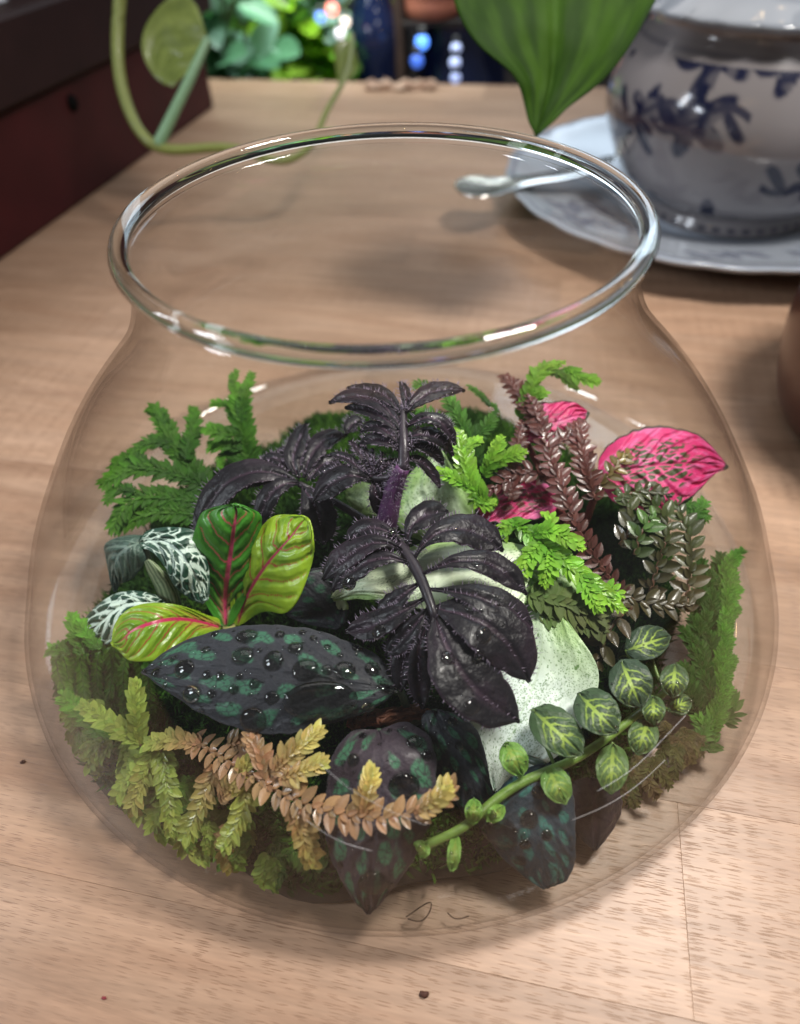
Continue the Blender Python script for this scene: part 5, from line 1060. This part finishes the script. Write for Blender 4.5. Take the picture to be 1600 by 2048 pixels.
j = np.arange(24); part('hole_disc', np.concatenate([V, [kp+np.array([*nv_, 0])*0.24]]), [np.stack([j, (j+1) % 24, 24+(j+1) % 24, 24+j], -1), np.stack([24+j, 24+(j+1) % 24, np.full(24, 48)], -1)], simple('hole_black', (0.004, 0.004, 0.004), 0.8, spec=0.05), bx)  # raised black disc stands in for a dark hole
pb = thing('white_book', 'pale book lying on top of the dark cabinet in the top left corner', 'book', (*(A_+dv*10-nv_*4), 13.05))
cc = A_+dv*6.0-nv_*6.5; M_PAPER = simple('pale_paper', (0.62, 0.66, 0.72), 0.5)
box_part('cover', (cc[0], cc[1], 14.22), (13, 9.4, 0.18), ang_, M_PAPER, pb, 0.03); box_part('cover', (cc[0], cc[1], 13.16), (13, 9.4, 0.18), ang_, M_PAPER, pb, 0.03); box_part('pages', (cc[0]-0.2*nv_[0], cc[1]-0.2*nv_[1], 13.69), (12.6, 9.0, 0.86), ang_, simple('page_edges', (0.62, 0.60, 0.55), 0.8), pb, 0.0)

# ---- pothos: hanging leaf in front and trailing vine at the left
def world_rows(pix):
    """rows of (L,M,R) as pixel + camera depth"""
    a = np.asarray(pix, float); return CAM+a[..., 2:3]*(FW+RT*((a[..., 0:1]-800)/F)-UP*((a[..., 1:2]-1024)/F))
def wloft(rows, nu, nv): 
    return loft(world_rows(rows), nu, nv)
def col_poth(seed, a, b):
    def f(s, t, Lu, Wu):
        st = 0.5+0.5*np.cos(np.abs(t)*21-s*6+3*fbm(s*5, t*5, seed+1))
        m = 1-smooth(0.02, 0.06, np.abs(t))
        return mix(mix(a, b, smooth(0.3, 0.8, fbm(s*4, t*7, seed)*0.88+0.12*st)), b*1.25, m*0.5)
    return f
ph = thing('hanging_pothos_leaf', 'large glossy dark green heart shaped leaf hanging down from above behind the rim', 'plant', PD(1110, -160, 31.5))
rows = [[(1040, -170, 31.0), (1108, -170, 31.4), (1190, -170, 31.4)], [(920, -90, 30.6), (1110, -100, 31.2), (1316, -90, 31.0)], [(905, -30, 30.4), (1112, -30, 31.2), (1326, -35, 30.8)], [(930, 40, 30.5), (1112, 40, 31.2), (1292, 36, 30.8)], [(968, 102, 30.8), (1110, 104, 31.4), (1244, 112, 31.0)],
        [(1020, 152, 31.2), (1106, 154, 31.6), (1192, 166, 31.3)], [(1048, 196, 31.5), (1094, 202, 31.7), (1140, 208, 31.6)], [(1058, 236, 31.7), (1082, 238, 31.8), (1106, 240, 31.7)], [(1066, 268, 31.8), (1074, 268, 31.8), (1084, 266, 31.8)]]
finish('leaf', *wloft(rows, 100, 60), M_POTH, ph, col_poth(401, np.array([0.013, 0.036, 0.003]), np.array([0.030, 0.072, 0.005])), lambda s, t, a, b: 0.16*(fbm(s*4, t*2, 401)-0.5)*2+0.14*np.abs(t)**3*np.sin(s*13+np.sign(t))-0.12*(1-smooth(0, 0.12, np.abs(t))), clamp=False, world=True, solid=0.08)
V, Fc = tube(np.array([PD(1108, -140, 31.4), PD(1100, -260, 31.5), PD(1080, -420, 32)]), 0.22, 8, 12); part('petiole', V, Fc, M_STEM, ph, np.tile((0.10, 0.19, 0.04), (len(V), 1)))
vi = thing('trailing_pothos_vine', 'thin olive vine with one leaf hanging at the left in front of the dark cabinet', 'plant', PD(310, 290, 46))
VC = np.array([0.17, 0.20, 0.045])
V, Fc = tube(np.array([PD(246, -80, 44), PD(238, 20, 45), PD(236, 120, 45.6), PD(258, 220, 46), PD(312, 292, 46.2), PD(390, 298, 46.6), PD(480, 300, 47), PD(560, 322, 47.5), PD(612, 300, 48.5), PD(650, 230, 50), PD(688, 160, 52), PD(704, 70, 55)]), [0.40, 0.40, 0.38, 0.34, 0.30, 0.26, 0.22, 0.2, 0.2, 0.2], 10, 90); part('vine', V, Fc, M_STEM, vi, np.tile(VC, (len(V), 1)))
V, Fc = tube(np.array([PD(316, 290, 46.2), PD(350, 220, 45.6), PD(388, 140, 45.2), PD(416, 78, 45)]), [0.40, 0.36, 0.34, 0.26], 10, 30); part('petiole', V, Fc, M_STEM, vi, np.tile((0.17, 0.30, 0.17), (len(V), 1)))
rows = [[(400, 20, 45.2), (416, 78, 45.0), (424, 84, 45.0)], [(370, -10, 45.0), (392, 90, 45.4), (402, 100, 45.2)], [(320, 10, 45.0), (360, 100, 45.6), (385, 130, 45.4)], [(288, 60, 45.2), (336, 100, 45.7), (368, 150, 45.6)], [(290, 120, 45.6), (320, 130, 45.8), (350, 168, 45.8)], [(318, 164, 45.9), (330, 168, 45.9), (344, 176, 45.9)]]
finish('leaf', *wloft(rows, 60, 40), M_LEAF, vi, col_poth(407, np.array([0.12, 0.16, 0.03]), np.array([0.20, 0.25, 0.06])), disp_soft(407, 0.12, 3), clamp=False, world=True)
rows = [[(704, 80, 54.5), (706, 88, 54.5), (708, 92, 54.5)], [(672, 84, 54.2), (690, 110, 54.5), (716, 130, 54.2)], [(670, 120, 54.2), (684, 140, 54.5), (700, 156, 54.2)], [(676, 164, 54.2), (680, 168, 54.3), (684, 166, 54.2)]]
finish('leaf', *wloft(rows, 40, 30), M_LEAF, vi, col_poth(409, np.array([0.12, 0.17, 0.03]), np.array([0.19, 0.24, 0.05])), None, clamp=False, world=True)

# ================================================================== behind the table
fl = part('floor', np.array([(-160, 60, -14), (200, 60, -14), (200, 230, -14), (-160, 230, -14)], float), np.array([[0, 1, 2, 3]]), simple('dark_floor', (0.035, 0.028, 0.026), 0.5, noise=0.4, scale=12), None); fl['kind'] = 'structure'; 
wl = part('wall', np.array([(-160, 150, -14), (200, 150, -14), (200, 150, 120), (-160, 150, 120)], float), np.array([[0, 1, 2, 3]]), simple('dark_room_wall', (0.030, 0.030, 0.036), 0.7), None); wl['kind'] = 'structure'
def bushy(name, label, cx, cy, z0, wid, hgt, n, cols, seed, lsz):
    r = np.random.default_rng(seed); root = thing(name, label, 'plant', (cx, cy, z0))
    V, Fc = lathe(np.array([(0.05, 0), (3.2, 0), (4.4, 6), (4.7, 6), (4.7, 7), (4.1, 7), (3.8, 5.5), (0.05, 5.4)]), 40); V = V+np.array([cx, cy, z0]); part('pot', V, Fc, simple('pot_grey', (0.10, 0.11, 0.12), 0.5), root)
    items = []
    LV, LF = leaflet_mesh('round', 9, 5)
    for q in range(n):
        o = np.array([cx, cy, z0+6])+np.array([r.normal(0, wid*0.30), r.normal(0, wid*0.18), abs(r.normal(0.5, 0.3))*hgt])
        az = r.uniform(0, 6.28); el = r.uniform(-0.5, 0.9); d = np.array([math.cos(az)*math.cos(el), math.sin(az)*math.cos(el), math.sin(el)])
        nn = np.array([r.normal(0, .5), r.normal(-0.6, .5), 1.0]); nn -= d*(nn@d); nn /= np.linalg.norm(nn); y = np.cross(nn, d); sl = lsz*r.uniform(0.6, 1.4)
        c = np.array(cols[r.integers(len(cols))])*r.uniform(0.6, 1.3)
        items.append((o+sl*(LV[:, 0:1]*d+LV[:, 1:2]*y+LV[:, 2:3]*nn), LF, c))
    V, Fc, c = join(items); part('foliage', V, Fc, M_LEAF, root, c, stuff=True)
    st_ = [tube(np.array([(cx, cy, z0+4), (cx+r.normal(0, wid*.1), cy, z0+6+hgt*.4), (cx+r.normal(0, wid*.3), cy+r.normal(0, 1), z0+6+hgt)]), 0.25, 6, 8) for _ in range(5)]
    V, Fc, _ = join(st_); part('stems', V, Fc, M_STEM, root, np.tile((0.06, 0.10, 0.03), (len(V), 1)), stuff=True)
bushy('leafy_houseplant', 'bright green bushy plant blurred beyond the far table edge', -10.5, 92, -13.9, 15, 13, 330, [(0.16, 0.40, 0.015), (0.30, 0.58, 0.03), (0.08, 0.22, 0.02), (0.40, 0.64, 0.08), (0.25, 0.42, 0.38)], 5, 4.2)
bushy('leafy_houseplant', 'blue green plant blurred beside the dark cabinet at the far table edge', -19.5, 82, -13.9, 8, 15, 120, [(0.14, 0.36, 0.20), (0.26, 0.46, 0.36), (0.07, 0.22, 0.10)], 9, 4.6)
def lathe_thing(name, label, cat, prof, cx, cy, z0, mat, pname, sub=()):
    root = thing(name, label, cat, (cx, cy, z0)); p_ = np.asarray(prof, float)
    pp = spline(np.stack([p_[:, 0], 0*p_[:, 0], p_[:, 1]], -1), 70)[:, [0, 2]]; pp[:, 0] = np.maximum(pp[:, 0], 0.02)
    V, Fc = lathe(pp, 64); part(pname, V+np.array([cx, cy, z0]), Fc, mat, root); return root
M_BLUE = simple('navy_glass', (0.006, 0.012, 0.045), 0.08, coat=0.5)
lathe_thing('navy_jar', 'dark navy glass jar blurred behind the hanging leaf', 'jar', [(0.05, 0), (5.6, 0), (6.2, 1), (6.3, 10), (6.2, 18), (5.2, 20.5), (4.4, 21), (4.0, 20.8), (4.0, 5), (0.05, 4)], 11.5, 96, -13.9, M_BLUE, 'body')
lathe_thing('navy_jar', 'second dark navy jar blurred left of the brown post', 'jar', [(0.05, 0), (3.0, 0), (3.4, 1), (3.5, 10), (3.4, 16), (2.4, 18.5), (1.6, 20), (1.4, 20), (1.2, 5), (0.05, 4)], -0.6, 92, -13.9, M_BLUE, 'body')
lathe_thing('terracotta_pot', 'terracotta pot blurred at the top beyond the table', 'pot', [(0.05, 0), (3.6, 0), (3.8, 0.2), (4.9, 5.6), (5.4, 5.7), (5.5, 7.4), (5.0, 7.4), (4.6, 5.4), (3.4, 1.0), (0.05, 0.8)], 7.3, 92, 2.6, simple('terracotta', (0.46, 0.16, 0.10), 0.6, noise=0.2, scale=60), 'body')
ps = thing('wooden_post', 'thin brown wooden post blurred beyond the table', 'post', (2.6, 90, -13.9)); box_part('shaft', (2.6, 90, -1), (1.1, 1.1, 25.8), 0.2, simple('brown_wood', (0.075, 0.045, 0.032), 0.6, noise=0.3, scale=40), ps, 0.1); box_part('foot', (2.6, 90, -13.75), (2.6, 2.6, 0.3), 0.2, simple('brown_wood_foot', (0.075, 0.045, 0.032), 0.6), ps, 0.05)
sh = thing('plant_shelf', 'narrow dark shelf carrying the terracotta pot', 'shelf', (9, 93, 2)); box_part('board', (10.0, 94, 2.2), (14, 11, 0.6), 0, simple('dark_shelf', (0.02, 0.014, 0.012), 0.5), sh, 0.05)
for x_ in (4.0, 16.5): box_part('upright', (x_, 98.5, -6), (0.8, 0.8, 15.8), 0, simple('dark_upright', (0.02, 0.014, 0.012), 0.5), sh, 0.05)
# bokeh: glowing balls added in place of blurred glass reflections far behind
def glow_ball(px, py, dep, rad, col, st, label):
    c = PD(px, py, dep); root = thing('glint_ball', label, 'light bulb', c, 'coloured light bulbs far behind the table')
    a = np.linspace(0.02, np.pi-0.02, 12); V, Fc = lathe(np.stack([np.sin(a)*rad, -np.cos(a)*rad], -1), 16); part('globe', V+c, Fc, simple('ball_glow', col, 0.4, emit=(col, st)), root)
    V, Fc = lathe(np.array([(0.02, 0.8*rad), (0.5*rad, 0.8*rad), (0.5*rad, 2.0*rad), (0.02, 2.0*rad)]), 12); part('cap', V+c, Fc, simple('ball_cap', (0.05, 0.05, 0.05), 0.5), root)
for b_ in [(664, 18, 84, 0.75, (1.0, 0.28, 0.22), 2.2, 'red bulb glowing beyond the green plant'), (690, 44, 84, 0.6, (1.0, 0.85, 0.72), 1.6, 'warm white bulb just right of the red bulb'), (680, 66, 84, 0.6, (0.95, 0.92, 1.0), 1.5, 'white bulb just below the red bulb'), (640, 34, 84, 0.6, (0.15, 0.30, 1.0), 1.6, 'blue bulb just left of the red bulb'),
           (844, 84, 84, 0.8, (0.10, 0.30, 1.0), 2.4, 'blue bulb in front of the dark navy jar'), (834, 122, 83, 0.75, (0.06, 0.16, 0.7), 1.0, 'dim blue bulb below the brighter blue bulb'), (912, 96, 84, 0.6, (0.55, 0.65, 1.0), 0.9, 'topmost of three pale bulbs left of the hanging leaf'), (910, 125, 83, 0.65, (0.55, 0.65, 1.0), 0.9, 'middle of three pale bulbs left of the hanging leaf'), (911, 156, 82, 0.6, (0.5, 0.6, 1.0), 0.6, 'lowest of three pale bulbs left of the hanging leaf')]: glow_ball(*b_)
# pale crumbs of bark along the far edge of the table
for k, (px, w_) in enumerate([(745, 0.8), (770, 0.9), (812, 1.2), (835, 0.9), (860, 0.8)]):
    c = PX(np.array([[px, 172, 0.35]]))[0]; root = thing('wood_chip', ['pale wood chip at the far edge of the table, leftmost of five', 'pale wood chip second from the left at the far table edge', 'largest pale wood chip in the middle of the far table edge', 'pale wood chip fourth from the left at the far table edge', 'pale wood chip at the far edge of the table, rightmost of five'][k], 'wood chip', c, 'wood chips along the far table edge')
    V, Fc = lathe(np.array([(0.02, -0.35), (w_*.7, -0.3), (w_, 0), (w_*.6, 0.45), (0.02, 0.6)]), 9); V = V*np.array([1.2, 0.7, 1]); V += 0.12*rng.normal(0, 1, V.shape); part('chip', V+c, Fc, simple('pale_chip', (0.55, 0.38, 0.28), 0.7), root, smoothed=False)

# specks on the table top
for lab, cat, (px, py), r_, c_ in [('small dark brown speck on the table at the very bottom of the picture', 'speck', (848, 1988), 0.10, (0.07, 0.025, 0.015)), ('tiny brown crumb on the table left of the bowl', 'speck', (46, 1524), 0.07, (0.09, 0.04, 0.025)), ('tiny reddish crumb on the table at the lower left corner', 'speck', (208, 1996), 0.05, (0.22, 0.03, 0.04))]:
    c = PX(np.array([[px, py, 0.02]]))[0]; root = thing('crumb', lab, cat, c)
    V, Fc = lathe(np.array([(0.01, 0.0), (r_, 0.0), (r_*0.9, r_*0.4), (0.01, r_*0.6)]), 9); V = V*np.array([1.3, 0.8, 1])+0.15*r_*rng.normal(0, 1, V.shape)*np.array([1, 1, 0.3]); V[:, 2] = np.maximum(V[:, 2], 0)
    part('grain', V+c, Fc, simple('crumb_brown', c_, 0.7), root)
